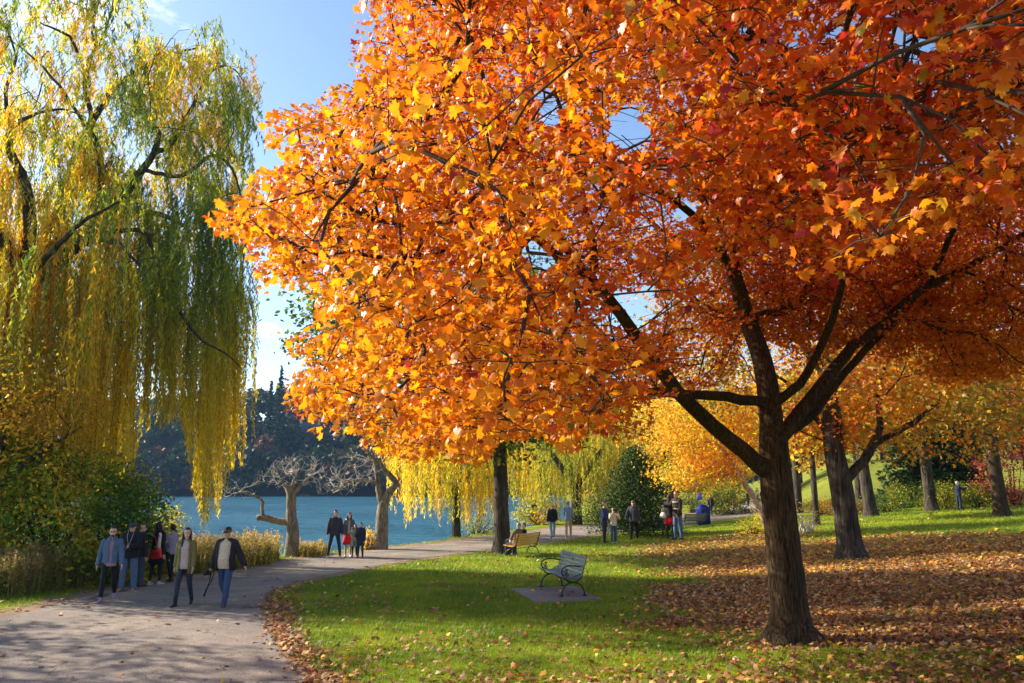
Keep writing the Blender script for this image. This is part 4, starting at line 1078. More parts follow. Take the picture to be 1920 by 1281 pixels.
bsh(1508, 1000, 1.0, 1.5, "spindly shrub with curling pale stems and orange leaves between the maple trunks", [(0.7, 0.28, 0.05), (0.7, 0.4, 0.05), (0.5, 0.45, 0.06)], [3, 2, 1], n=34, per=9, ls=.05, stems=10, stem_m=M_TWIG_G)
bsh(1545, 965, 1.5, 1.0, "brownish clipped shrub behind the thin trunk", AMB, [3, 2, 1, 0], n=60, ls=.07)
bsh(1595, 965, 1.6, 1.0, "russet clipped shrub at the left end of the hedge row", [(0.16, 0.10, 0.03), (0.30, 0.15, 0.03), (0.22, 0.18, 0.03)], [2, 2, 2], n=70, ls=.07)
bsh(1668, 960, 1.9, 1.15, "clipped green hedge shrub right of the leaning grey trunk", GRN, [2, 3, 3, 1], n=90, ls=.07)
bsh(1700, 952, 1.9, 1.7, "taller mounded yellow-green shrub behind the clipped hedge", GRN, [0, 2, 4, 3], n=90, ls=.07)
bsh(1780, 955, 1.8, 1.7, "loose olive shrub left of the man in navy", GRN, [1, 2, 4, 3], n=90, ls=.07)
bsh(1838, 952, 1.8, 1.6, "dull green shrub right of the man in navy", GRN, [3, 3, 3, 1], n=90, ls=.07)
bsh(1905, 948, 2.2, 4.2, "crimson-leaved ornamental tree shrub at the right edge", [(0.42, 0.03, 0.05), (0.55, 0.07, 0.08), (0.45, 0.14, 0.05)], [3, 3, 1], n=120, ls=.08)
for k, (px, h, lb) in enumerate([(1790, 9.0, "dark yew-like conifer behind the man in navy, left of its pair"), (1835, 10.0, "dark conifer right of the man in navy at the hedge")]):
    b = gp(px, 946); b = on(b[0] + 1.5, b[1] + 6)
    conifer("conifer_tree", lb, b, h, 3.6, 9000, [(0.02, 0.045, 0.012), (0.035, 0.065, 0.015), (0.05, 0.07, 0.02)], lsize=.16, dense=1.4, zlow=.02, pw=.5)
b = gp(900, 1002); bush("reed_bush", "pale reedy bush at the water's edge left of the linden trunk", b + V3(-.3, .8, 0), [(b + V3(0, .8, .6), (1.6, 1, 1.1), 1)], 70, 26, .10, [(0.40, 0.42, 0.10), (0.58, 0.50, 0.16), (0.25, 0.30, 0.05)], [1, 1, 1], T=T_THIN, spr=.22)
b = gp(968, 990); bush("reed_bush", "golden reed clump behind the couple on the yellow bench", b + V3(0, .8, 0), [(b + V3(0, .8, .9), (1.8, 1, 1.4), 1)], 80, 26, .11, [(0.40, 0.42, 0.10), (0.58, 0.50, 0.16), (0.25, 0.30, 0.05)], [1, 1, 1], T=T_THIN, spr=.25)
b = gp(1010, 985); bush("reed_bush", "yellow-green shrub behind the bald man's path at the shore", b + V3(0, 1.5, 0), [(b + V3(0, 1.5, .9), (1.8, 1, 1.3), 1)], 80, 24, .10, YEL, [3, 2, 1, 0], spr=.25)
b = gp(1108, 980); bush("reed_bush", "pale plumed grasses beside the golden willow trunk", b + V3(1.2, 3, 0), [(b + V3(1.2, 3, 1.3), (2.2, 1, 2.0), 1)], 80, 24, .12, [(0.55, 0.42, 0.22), (0.60, 0.50, 0.28), (0.35, 0.33, 0.1)], [1, 1, 1], T=T_THIN, spr=.3)
b = at(696, 905, 35.5); b = on(b[0], 35.5); bush("yellow_shrub", "small bright yellow shrub at the foot of the bare forked tree", b, [(b + V3(0, 0, .45), (.45, .4, .6), 1)], 30, 20, .055, YEL, [1, 4, 2, 0], spr=.12)

# the big bush on the left bank and its neighbours
def at_b(px, Y): p = at(px, 905, Y); return on(p[0], Y)
b = at_b(120, 21.5)
bush("round_bush", "big leafy green bush turning yellow on the left bank behind the dry weeds", b,
     [(b + V3(0, 0, 1.8), (2.9, 1.9, 2.2), 1), (b + V3(-1.6, 0, 2.4), (1.8, 1.6, 1.8), .5), (b + V3(1.6, .2, 1.4), (1.2, 1.2, 1.8), .35)], 900, 34, .058, [(0.09, 0.18, 0.015), (0.18, 0.30, 0.02), (0.38, 0.42, 0.03), (0.66, 0.46, 0.03)], [2.6, 3.5, 2.8, 2.0], T=T_OVAL, spr=.24, stems=12)
b = at_b(-30, 20.5)
broadleaf("amber_tree", "small brown-amber tree at the left edge in front of the willow", b,
     [(b - V3(0, 0, .2), .16), (b + V3(0, 0, 2), .13), (b + V3(.4, 0, 4), .08)], [[(b + V3(0, 0, 2.2), .08), (b + V3(1.2, 0, 3.4), .05), (b + V3(2.4, 0, 4.2), .02)], [(b + V3(0, 0, 1.8), .08), (b + V3(-1.2, 0, 3.4), .05), (b + V3(-2, .5, 4.2), .02)]],
     [(b + V3(.2, 0, 4.6), (2.4, 1.8, 1.7), 1)], 130, 15, .055, [(0.34, 0.27, 0.02), (0.55, 0.32, 0.02), (0.62, 0.30, 0.02), (0.62, 0.42, 0.03)], [2, 3, 2, 2], spr=.3, T=T_OVAL)
b = at_b(376, 31.0); b = on(b[0], 28.3)
bush("young_shrub", "fresh yellow-green young shrub under the hanging willow withes", b, [(b + V3(0, 0, 1.0), (.75, .6, 1.2), 1)], 90, 24, .05, [(0.25, 0.34, 0.03), (0.42, 0.46, 0.03), (0.60, 0.50, 0.03)], [2, 3, 1.5], spr=.16, T=T_OVAL)

# tall weeds and dry grasses on the bank
def weeds(name, label, pts, n, h, cols, w, wd=.012, seedh=.35, group=None):
    b = on(*np.mean(np.array(pts), 0)); root = empty(name, b, label=label, cat="weeds")
    poly = np.array(pts); lo, hi = poly.min(0), poly.max(0)
    q = lo + rng.random((n * 3, 2)) * (hi - lo); q = q[inpoly(q[:, 0], q[:, 1], [tuple(p) for p in pts])][:n]
    n = len(q); z = tz(q[:, 0], q[:, 1]); hh = h * (.5 + .6 * rng.random(n)) * (.7 + .7 * fnoise(q[:, 0] * 1.5, q[:, 1] * 1.5, 3))
    a = rng.random(n) * 2 * pi; ln = .22 * rng.random(n) * hh
    base = np.stack([q[:, 0], q[:, 1], z - .02], 1); tip = base + np.stack([np.cos(a) * ln, np.sin(a) * ln, hh], 1)
    mid = (base + tip) / 2 + np.stack([-np.cos(a) * ln * .15, -np.sin(a) * ln * .15, hh * 0], 1)
    b2 = rng.random(n) * pi; sd = np.stack([np.cos(b2), np.sin(b2), 0 * b2], 1) * wd
    V = np.stack([base - sd, base + sd, mid + sd * .8, mid - sd * .8, tip], 1).reshape(-1, 3)
    i = np.arange(n)[:, None] * 5
    Fs = np.concatenate([i + [0, 1, 2], i + [0, 2, 3], i + [3, 2, 4]], 1).reshape(-1, 3)
    o = mesh_np("stalks", V, Fs, M_LEAF2, root, col=np.repeat(palette(cols, w, n, .2), 3, axis=0)); o['kind'] = 'stuff'
    k = rng.random(n) < seedh; m_ = int(k.sum()); per = 14
    tt = np.repeat(tip[k], per, axis=0) - np.array((0, 0, 1)) * rng.random((m_ * per, 1)) * .28 * h + rng.normal(size=(m_ * per, 3)) * .035
    o = leaves("seed_heads", tt, rng.normal(size=tt.shape), rng.normal(size=tt.shape) + (0, 0, .8), .022 + .018 * rng.random(len(tt)), palette([(0.50, 0.36, 0.2), (0.40, 0.27, 0.13), (0.32, 0.28, 0.08)], [2, 2, 1], len(tt), .2), T_DIA, M_LEAF2, root, .2); o['kind'] = 'stuff'
    kk = rng.integers(0, n, int(n * 3.6)); s = rng.random((len(kk), 1)) * .8
    lp = base[kk] * (1 - s) + tip[kk] * s + rng.normal(size=(len(kk), 3)) * .05
    o = leaves("weed_leaves", lp, rng.normal(size=lp.shape) + (0, 0, .5), rng.normal(size=lp.shape), .035 + .03 * rng.random(len(lp)), palette([(0.12, 0.18, 0.02), (0.26, 0.28, 0.03), (0.38, 0.28, 0.06)], [3, 3, 2], len(lp), .2), T_OVAL, M_LEAF2, root, .3); o['kind'] = 'stuff'
DRY = [(0.32, 0.26, 0.07), (0.46, 0.33, 0.10), (0.20, 0.24, 0.04), (0.52, 0.38, 0.17)]
weeds("weed_patch", "brown and green knee-high weeds at the foot of the big bush, left of the path", [tuple(at_b(-80, 18.3)[:2]), tuple(at_b(40, 18.6)[:2]), tuple(at_b(165, 20.6)[:2]), tuple(at_b(250, 22)[:2]), tuple(at_b(60, 22.5)[:2]), tuple(at_b(-120, 22)[:2])], 5200, 1.0, DRY, [3, 1.5, 5, .6])
weeds("weed_patch", "golden dry grass strip behind the woman in olive and the man in the cap", [tuple(at_b(225, 23.5)[:2]), tuple(at_b(330, 23.5)[:2]), tuple(at_b(440, 25)[:2]), tuple(at_b(520, 27.3)[:2]), tuple(at_b(535, 30)[:2]), tuple(at_b(420, 29)[:2]), tuple(at_b(280, 28)[:2]), tuple(at_b(215, 26)[:2])], 3800, .95, DRY, [2, 3, 4, 1.6])
weeds("weed_patch", "short tan reeds at the waterline between the bare tree and the family", [tuple(at_b(562, 31)[:2]), tuple(at_b(590, 30.6)[:2]), tuple(at_b(622, 32.5)[:2]), tuple(at_b(600, 34)[:2]), tuple(at_b(556, 33)[:2])], 500, .55, DRY, [2, 3, 1, 3])

# trees closing the view beyond the lawn hill
k = 0
for px, Y, h, r, cols, w, lb in [
    (1075, 135, 15, 7, GRN, [1, 3, 3, 2], "green-gold background tree over the golden willow"), (1125, 120, 13, 6, YEL, [3, 2, 2, 0], "pale gold background tree just left of the evergreen"),
    (1180, 108, 15, 7, YEL, [3, 3, 1, 0], "yellow-green background tree above the evergreen"), (1260, 118, 17, 8, ORG, [2, 4, 2, 0], "golden background tree above the far walkers"),
    (1340, 112, 15, 7, YEL, [2, 3, 3, 1], "amber background tree over the far bend of the path"), (1430, 128, 19, 8, GRN, [0, 2, 3, 4], "olive background tree behind the far crowd"),
    (1500, 122, 17, 8, YEL, [4, 3, 1, 0], "lime-yellow tree behind the lawn slope, left end of the row"), (1580, 132, 20, 9, ORG, [3, 4, 2, 1], "orange-gold tree behind the lawn slope"),
    (1660, 124, 14, 7, GRN, [1, 3, 3, 2], "green tree on the crest of the lawn slope"), (1740, 130, 20, 9, ORG, [2, 3, 4, 2], "rust-orange tree on the crest behind the upright dark trunk"),
    (1830, 105, 17, 8, AMB, [3, 3, 2, 1], "brown-amber tree behind the dark conifers"), (1920, 100, 18, 8, ORG, [3, 3, 2, 2], "mixed orange tree at the far right edge"), (2030, 95, 18, 8, ORG, [3, 3, 2, 2], "orange tree past the right edge behind the lawn")]:
    p = at(px, 905, Y); b = on(p[0], Y)
    broadleaf("background_tree", lb, b, [(b - V3(0, 0, .3), .45), (b + V3(0, 0, h * .3), .35), (b + V3(0, 0, h * .8), .12)],
        [[(b + V3(0, 0, h * .3), .2), (b + V3(r * .3 * cos(a), r * .3 * sin(a), h * .45), .13), (b + V3(r * .6 * cos(a), r * .6 * sin(a), h * .6), .05)] for a in (.5, 2.6, 4.4)],
        [(b + V3(0, 0, h * .58), (r, r, h * .42), 1)], 120, 13, .34, cols, w, spr=.95, big=.15, step=2, sub=3, group="trees closing the view beyond the lawn")
# mid-right canopy filling the band above the lawn
for px, py_, Y, rx, h, cols, w, lb in [(1760, 960, 62, 6.5, 12, ORG, [2, 4, 3, 1], "broad orange-leaved tree behind the upright dark trunk"), (1930, 955, 56, 6, 12, ORG, [2, 3, 3, 2], "orange-leaved tree beyond the tan trunk at the right edge"), (1470, 960, 72, 6, 12, YEL, [2, 3, 3, 1], "yellow tree seen through the fork of the large maple"), (1260, 960, 70, 5.5, 11, YEL, [3, 4, 2, 0], "pale yellow tree behind the signpost")]:
    p = at(px, 905, Y); b = on(p[0], Y)
    broadleaf("park_tree", lb, b, [(b - V3(0, 0, .3), .3), (b + V3(0, 0, 3), .24), (b + V3(0, 0, 8), .1)],
        [[(b + V3(0, 0, 3), .14), (b + V3(rx * .35 * cos(a), rx * .35 * sin(a), 4.6), .09), (b + V3(rx * .6 * cos(a), rx * .6 * sin(a), 6.5), .03)] for a in (.3, 2.4, 4.3)],
        [(b + V3(0, 0, h * .62), (rx, rx * .8, h * .36), 1)], 190, 14, .19, cols, w, spr=.55, big=.1, step=1, T=T_DIA)

# far wooded shore, one mass of trees, plus the conifers and the house that stand out of it
def far_wood():
    P, C = [], []
    N_ = 1150
    x = rng.uniform(-330, 130, N_); dep = rng.random(N_) * 80; y = FAR + 3 + dep
    k_ = rng.random(N_) < .22; y = np.where(k_, FAR + rng.uniform(-1, 5, N_), y)
    g = tz(x, y); h = 8 + 8 * rng.random(N_) + 2 * (fnoise(x * .03, y * .03, 8) - .5) * 10; r = 3.2 + 2.6 * rng.random(N_)
    cc = np.array([(0.035, 0.055, 0.02), (0.025, 0.045, 0.02), (0.09, 0.075, 0.03), (0.14, 0.06, 0.025), (0.06, 0.075, 0.02)])
    ci = rng.choice(5, N_, p=[.36, .3, .14, .08, .12])
    for i in range(N_):
        m_ = 190; d = norm(rng.normal(size=(m_, 3))); d[:, 2] = np.abs(d[:, 2]) * 1.1 - .35
        q = V3(x[i], y[i], g[i] + h[i] * .5) + d * V3(r[i], r[i], h[i] * .55) * (.7 + .35 * rng.random((m_, 1)))
        P.append(q); C.append(np.tile(cc[ci[i]], (m_, 1)))
    P = np.concatenate(P); C = np.concatenate(C) * (.75 + .5 * rng.random((len(P), 1)))
    nr = rng.normal(size=P.shape) + (0, -.3, .5)
    o = leaves("far_wood", P, nr, rng.normal(size=P.shape), .75 + .5 * rng.random(len(P)), C, T_DIA, M_NEEDLE, None, .2)
    tag(o, "dark wooded hillside across the lake", "woodland", kind='stuff')
far_wood()
for px, top, Y, r, lb in [(516, 686, 262, 3.2, "tall pointed spruce standing out of the wood across the lake"), (498, 715, 264, 3.0, "shorter spruce just left of the tall one across the lake")]:
    p = at(px, 905, Y); b = on(p[0], Y); h = at(px, top, Y)[2] - b[2]
    conifer("spruce_tree", lb, b, h, r, 5200, [(0.035, 0.06, 0.035), (0.05, 0.075, 0.04)], lsize=.5, dense=.9, zlow=.1)
# ------------------------------------------------------------------ benches
M_IRON = simple("cast iron", (0.012, 0.016, 0.018), 0.45, 0.2, 30, 0.0, 0.0, 0.5)
def slatmat(name, c1, c2, rough=.55):
    m, t, p = mat(name); n = t.nodes; l = t.links.new
    tc = n.new("ShaderNodeTexCoord"); mp = n.new("ShaderNodeMapping"); mp.inputs['Scale'].default_value = (2, 40, 40)
    a = n.new("ShaderNodeTexNoise"); a.inputs['Scale'].default_value = 1; a.inputs['Detail'].default_value = 6
    l(tc.outputs['Object'], mp.inputs[0]); l(mp.outputs[0], a.inputs[0])
    r = n.new("ShaderNodeValToRGB"); e = r.color_ramp.elements; e[0].position = .3; e[1].position = .7
    e[0].color = (*c1, 1); e[1].color = (*c2, 1); l(a.outputs['Fac'], r.inputs[0]); l(r.outputs[0], p.inputs['Base Color'])
    p.inputs['Roughness'].default_value = rough
    b = n.new("ShaderNodeBump"); b.inputs['Strength'].default_value = .3; b.inputs['Distance'].default_value = .003
    l(a.outputs['Fac'], b.inputs['Height']); l(b.outputs[0], p.inputs['Normal'])
    return m
M_GREYWOOD = slatmat("weathered slats", (0.10, 0.12, 0.14), (0.20, 0.225, 0.25))
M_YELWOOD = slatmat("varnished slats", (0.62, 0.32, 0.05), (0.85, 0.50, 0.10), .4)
M_DARKWOOD = slatmat("dark slats", (0.10, 0.09, 0.05), (0.20, 0.17, 0.10))
def bench(b, rz, L_, wood, label, plaque=False):
    """local: x along the seat, -y the way it faces"""
    root = empty("park_bench", b, rz, label=label, cat="bench", group="benches along the path")
    def side(x):
        mb = MB(); X = lambda u, v: (x, -u, v)
        th = np.linspace(0, pi, 15)
        mb.tube([X(.29 * cos(a), .03 + .29 * sin(a) ** .85) for a in th], .019, 8)         # arched legs
        mb.tube([X(-.33 + .60 * t, 0) for t in (0, 1)], .001, 4)
        for s_ in (-1, 1): mb.box(X(s_ * .30, .015), (.055, .10, .03)); 
        th = np.linspace(0, pi, 15)
        mb.tube([X(.01 + .25 * cos(a), .52 - .20 * sin(a)) for a in th], .017, 8)          # the cup between legs and seat
        mb.tube([X(*q) for q in ((-.24, .52), (-.27, .60), (-.31, .74), (-.37, .93))], [.02, .02, .018, .015], 8)  # back stay
        mb.tube([X(*q) for q in ((.30, .46), (.20, .44), (.05, .42), (-.10, .41), (-.20, .44), (-.25, .53))], .018, 8)  # seat rail
        arm = [(-.30, .70), (-.22, .675), (-.10, .70), (.05, .715), (.18, .70), (.27, .64), (.29, .56), (.25, .49), (.17, .455)]
        mb.tube([X(*q) for q in arm], .016, 8)
        sc = [(.26, .60), (.21, .565), (.15, .57), (.135, .61), (.165, .635), (.19, .61)]
        mb.tube([X(*q) for q in sc], .012, 6)
        sc = [(.17, .455), (.12, .50), (.15, .545), (.20, .53), (.19, .49)]
        mb.tube([X(*q) for q in sc], .012, 6)
        for u, v in ((.175, .61), (.17, .515), (.13, .48)): mb.ell(X(u, v), (.014, .02, .02), nu=8, nv=6)
        mb.tube([X(-.26, .55), X(-.10, .47), X(.03, .43)], .010, 6)
        return mb
    xs_ = (-L_ / 2 + .10, L_ / 2 - .10)
    for x in xs_: side(x).build("side_frame", M_IRON, root, smooth=True)
    mb = MB(); mb.tube([(xs_[0], 0, .32), (xs_[1], 0, .32)], .012, 8); mb.build("stretcher", M_IRON, root, smooth=True)
    def slat(u, v, ang, w_, name):
        mb = MB(); R = Matrix.Rotation(ang, 3, 'X'); mb.box((0, -u, v), (L_, w_, .024), R=R)
        o = mb.build(name, wood, root); bv = o.modifiers.new("bev", 'BEVEL'); bv.width = .005; bv.segments = 2
        return o
    for u, v, ang in ((.295, .470, .35), (.215, .455, .12), (.125, .440, .08), (.035, .430, .05), (-.055, .428, -.05), (-.145, .440, -.35)):
        slat(u, v, -ang, .078, "seat_slat")
    for k, (u, v) in enumerate(((-.205, .505), (-.235, .600), (-.262, .695), (-.295, .790), (-.325, .885))):
        o = slat(u, v, 1.27 + .0 * k, .082, "back_slat")
    if plaque:
        mb = MB(); R = Matrix.Rotation(1.27, 3, 'X'); mb.box((0.05, -(-.295) - .016, .797), (.09, .055, .006), R=R); mb.build("plaque", M_IRON, root)
    return root
bn, bf = gp(1078, 1121), gp(1032, 1101)
def slab(name, pts, m, th, **k):
    pts = [np.array(q) for q in pts]; c = np.mean(pts, 0); mb = MB()
    top = [q + (0, 0, .012) for q in pts]; bot = [q - (0, 0, th) for q in pts]
    mb.add(np.array(bot + top), [(3, 2, 1, 0), (4, 5, 6, 7)] + [(i, (i + 1) % 4, 4 + (i + 1) % 4, 4 + i) for i in range(4)])
    o = mb.build(name, m, None); bv = o.modifiers.new("bev", 'BEVEL'); bv.width = .01
    tag(o, **k)
    return o
M_CONC = gravel("concrete", (0.15, 0.13, 0.125), (0.22, 0.19, 0.18), (0.30, 0.26, 0.24), 40, .25)
slab("bench_pad", [gp(953, 1104), gp(1004, 1131), gp(1132, 1126), gp(1078, 1100)], M_CONC, .1, label="concrete slab under the grey bench in the grass", cat="paving slab")
mid = (bn + bf) / 2; mid[2] += .03
dr = bn - bf; Lb = 2.0
rz = math.atan2(dr[1], dr[0])            # local +x toward the near end; faces local -y
bench(mid, rz, Lb, M_GREYWOOD, "empty grey slatted bench with black scrolled iron sides on a concrete slab", True)
b2n = gp(998, 1040); d2 = np.array((cos(radians(58)), sin(radians(58)), 0)); b2 = on(*(b2n + V3(-.0, 0, 0) - d2 * .82)[:2]); RZ2 = radians(58) + pi
# rear of the back toward the camera: faces the lake
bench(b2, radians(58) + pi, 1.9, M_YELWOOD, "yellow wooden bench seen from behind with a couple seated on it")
b3 = gp(1300, 990); bench(b3, radians(25) + pi, 1.9, M_DARKWOOD, "dark weathered bench beside the blue bin near the far path")

# blue bin and the sign beside it
b = gp(1322, 987) + V3(.3, 1.6, 0); b = on(b[0], b[1])
root = empty("recycling_bin", b, label="blue rounded-top recycling bin beside the dark bench", cat="bin")
M_BLUE = simple("blue plastic", (0.008, 0.022, 0.22), .4, .1, 8)
mb = MB(); th = np.linspace(0, pi, 13)
prof = [(-.42, 0), (.42, 0)] + [(.42 * cos(a), .95 + .42 * sin(a)) for a in th]
nn = len(prof); mb.add([(x, y, z) for y in (-.3, .3) for x, z in prof], [tuple(range(nn)), tuple(range(2 * nn - 1, nn - 1, -1))] + [((i + 1) % nn, i, nn + i, nn + (i + 1) % nn) for i in range(nn)])
mb.build("body", M_BLUE, root)
mb = MB(); mb.ell((0, -.31, .98), (.14, .02, .14)); mb.build("opening", M_IRON, root)
mb = MB(); mb.box((0, 0, 1.0), (.90, .64, .035)); mb.build("rim", M_BLUE, root)
b = gp(1313, 985) + V3(0, .6, 0); b = on(b[0], b[1])
root = empty("signpost", b, label="green post carrying two small blue signs beside the blue bin", cat="sign")
mb = MB(); mb.tube([(0, 0, -.1), (0, 0, 3.0)], .035, 8); mb.build("post", simple("green post", (0.02, 0.10, 0.09), .5), root, smooth=True)
M_SIGN = simple("blue sign", (0.12, 0.22, 0.62), .5, .1, 8)
mb = MB(); mb.box((0, -.05, 2.75), (.62, .02, .42)); mb.build("sign_panel", M_SIGN, root)
mb = MB(); mb.box((.18, -.05, 1.95), (.42, .02, .50)); mb.build("sign_panel", M_SIGN, root)

# house on the far hill
p = at(577, 780, 285); b = on(p[0], 285); zt = at(577, 768, 285)[2]; zb = at(577, 800, 285)[2]
b[2] = zb - 6
root = empty("house", b, label="small grey house with pitched roof among the trees on the far hill", cat="house")
mb = MB(); mb.box((0, 0, (zb - b[2]) / 2 + 2), (9, 7, zb - b[2] + 4)); mb.build("wall", simple("grey siding", (0.17, 0.19, 0.22), .8), root)
mb = MB(); h0 = zb - b[2] + 4
mb.add([(-5, -4, h0), (5, -4, h0), (5, 4, h0), (-5, 4, h0), (-5, 0, h0 + 2.4), (5, 0, h0 + 2.4)], [(0, 1, 5, 4), (2, 3, 4, 5), (0, 4, 3), (1, 2, 5), (3, 2, 1, 0)]); mb.build("roof", simple("roof shingle", (0.10, 0.11, 0.13), .8), root)
for x in (-2.6, 0, 2.6):
    mb = MB(); mb.box((x, -3.52, h0 - 1.8), (1.3, .08, 1.6)); mb.build("window", simple("window glass", (0.05, 0.07, 0.09), .2), root)
# ------------------------------------------------------------------ people
DEP = lambda: bpy.context.evaluated_depsgraph_get()
def remesh(mb, vox, smooth_it=2, fac=.5):
    V, Fs = mb.arr()
    me = bpy.data.meshes.new("tmp"); me.from_pydata([tuple(v) for v in V], [], Fs); me.update()
    o = bpy.data.objects.new("tmp", me); COL.objects.link(o)
    r = o.modifiers.new("r", 'REMESH'); r.mode = 'VOXEL'; r.voxel_size = vox
    if smooth_it:
        s = o.modifiers.new("s", 'SMOOTH'); s.factor = fac; s.iterations = smooth_it
    e = o.evaluated_get(DEP()); me2 = bpy.data.meshes.new_from_object(e)
    n = len(me2.vertices); v = np.zeros(n * 3); me2.vertices.foreach_get("co", v); v = v.reshape(-1, 3)
    nf = len(me2.polygons); ln = np.zeros(nf, int); me2.polygons.foreach_get("loop_total", ln)
    li = np.zeros(len(me2.loops), int); me2.loops.foreach_get("vertex_index", li)
    f = li.reshape(-1, 4) if (ln == 4).all() else None
    if f is None:
        f, k = [], 0
        for c in ln: f.append(tuple(li[k:k + c])); k += c
    bpy.data.objects.remove(o); bpy.data.meshes.remove(me); bpy.data.meshes.remove(me2)
    return v, f
SKIN = simple("skin", (0.60, 0.34, 0.23), .55, .08, 20)
SKIN2 = simple("skin", (0.70, 0.43, 0.31), .55, .08, 20)
HAIRC = {}
def hairm(c):
    if c not in HAIRC: HAIRC[c] = simple("hair", c, .5, .35, 60, .4)
    return HAIRC[c]
EYE = simple("eye", (0.01, 0.01, 0.01), .3); LIP = simple("lips", (0.35, 0.10, 0.09), .5)

def person(label, foot, head_py, yaw, legs=((0, 0), (0, 0)), arms=((0, 8, 10, 0), (0, 8, 10, 0)), top=None, low=None, shoes=(.05, .04, .04), hair=None, H=None,
           lean=0, head_yaw=0, head_pitch=0, vox=.014, fem=False, skin=None, loc=None, seat_z=None, extras=None, spread_=0.0, group=None, stout=1.0):
    """yaw 0 faces the camera, positive turns toward the right of the picture. arms: (forward swing, out, elbow, inward)"""
    if loc is None: loc = gp(*foot)
    if H is None:
        H = at(foot[0], head_py, loc[1])[2] - loc[2]
    k = H / 1.75; wd = (.90 if fem else 1.0)
    root = empty("person", loc, radians(yaw), label=label, cat="person", group=group)
    r = radians
    # joints
    hipz = .93
    hips = {s: np.array((s * .095 * wd, 0, hipz - .02)) for s in (-1, 1)}
    kn, an, sh = {}, {}, {}
    for s, (th, fl) in zip((-1, 1), legs):      # -1 is the person's right
        d1 = norm(np.array((s * (.03 + spread_), -sin(r(th)), -cos(r(th)))))
        kn[s] = hips[s] + d1 * .43
        d2 = norm(np.array((s * spread_ * .8, -sin(r(th - fl)), -cos(r(th - fl)))))
        an[s] = kn[s] + d2 * .42; sh[s] = r(th - fl)
    low_ = min(an[-1][2], an[1][2]); dz = .075 - low_
    if seat_z is not None: dz = seat_z / k + .09 - hipz
    def U(p, z0=.95):                               # upper body lean
        p = np.array(p, float); q = p.copy(); a = r(lean); y, z = p[1], p[2] - z0
        q[1] = y * cos(a) - z * sin(a); q[2] = z0 + y * sin(a) + z * cos(a); return q
    RL = Matrix.Rotation(r(lean), 3, 'X')
    shd = {s: U((s * .168 * wd, 0, 1.405)) for s in (-1, 1)}
    el, wr, hd = {}, {}, {}
    for s, (sw, ab, eb, inn) in zip((-1, 1), arms):
        d1 = norm(np.array((s * sin(r(ab)), -sin(r(sw + lean * .5)) * cos(r(ab)), -cos(r(sw + lean * .5)) * cos(r(ab)))))
        el[s] = shd[s] + d1 * .285
        d2 = norm(np.array((s * (sin(r(ab)) * .6 - sin(r(inn))), -sin(r(sw + eb)) * cos(r(inn * .5)), -cos(r(sw + eb)))))
        wr[s] = el[s] + d2 * .25; hd[s] = d2
    def fin(V):
        V = np.array(V, float); V[:, 2] += dz; return V * k
    def put(name, V, Fs, m, parent=root):
        return mesh_np(name, fin(V), Fs, m, parent, smooth=True, world=False)
    def tors(mb, g=0.0, z0=.84, z1=1.46, bel=0.0):
        R_ = [(.84, .150, .105), (.93, .165, .115), (1.05, .138 * (0.93 if fem else 1.05), .100), (1.18, .155, .112), (1.30, .160 * wd, .118 if not fem else .120), (1.38, .160 * wd, .098), (1.44, .108, .075), (1.50, .062, .060)]
        rg = []
        for z, rx, ry in R_:
            if z < z0 - .05 or z > z1 + .05: continue
            rg.append((0, -bel * math.exp(-((z - 1.05) / .12) ** 2) - (.015 if (fem and 1.2 < z < 1.35) else 0), z, (rx + g) * stout, (ry + g + bel * .6 * math.exp(-((z - 1.05) / .14) ** 2)) * stout))
        m2 = MB(); m2.loft(rg, 18); V, f = m2.arr()
        V = np.array([U(v) for v in V]); mb.add(V, f)
    def armc(mb, g, upto=1.0, s_only=None):
        for s in (-1, 1):
            if s_only and s != s_only: continue
            mb.cap(shd[s] * (1, 1, 1), (.052 + g) * wd, el[s], (.041 + g) * wd)
            e2 = el[s] + (wr[s] - el[s]) * upto
            mb.cap(el[s], (.041 + g) * wd, e2, (.030 + g) * wd)
    def legc(mb, g, upto=1.0, gs=None):
        gs = g if gs is None else gs
        for s in (-1, 1):
            mb.cap(hips[s], (.083 + g * .6), kn[s], (.056 + g) * wd)
            mb.cap(kn[s], (.056 + g) * wd, kn[s] + (an[s] - kn[s]) * .35, (.052 + g) * wd); mb.cap(kn[s] + (an[s] - kn[s]) * .3, (.052 + g) * wd, kn[s] + (an[s] - kn[s]) * upto, (.034 + gs) * wd)
    # head frame
    nk = U((0, -.005, 1.47)); hc = U((0, -.018, 1.628))
    RH = Matrix.Rotation(r(head_yaw), 3, 'Z') @ Matrix.Rotation(r(-head_pitch), 3, 'X').inverted() if False else Matrix.Rotation(r(head_yaw), 3, 'Z') @ Matrix.Rotation(r(head_pitch), 3, 'X')
    RHn = np.array(RH)
    HP = lambda x, y, z: hc + RHn @ np.array((x, y, z))
    body = MB(); tors(body); legc(body, 0); armc(body, 0)
    body.cap(nk - (0, 0, .03), .056 * wd, hc - (0, -.012, .06), .050 * wd)
    body.ell(hc + RHn @ V3(0, .008, .024), (.079, .099, .106), RHn); body.ell(HP(0, -.030, -.045), (.056, .062, .070), RHn)
    body.cap(HP(0, -.090, .005), .010, HP(0, -.108, -.030), .014, 6); body.ell(HP(0, -.068, -.090), (.026, .024, .022), RHn)
    for s in (-1, 1): body.ell(HP(s * .076, .01, -.01), (.012, .020, .032), RHn, 8, 6)
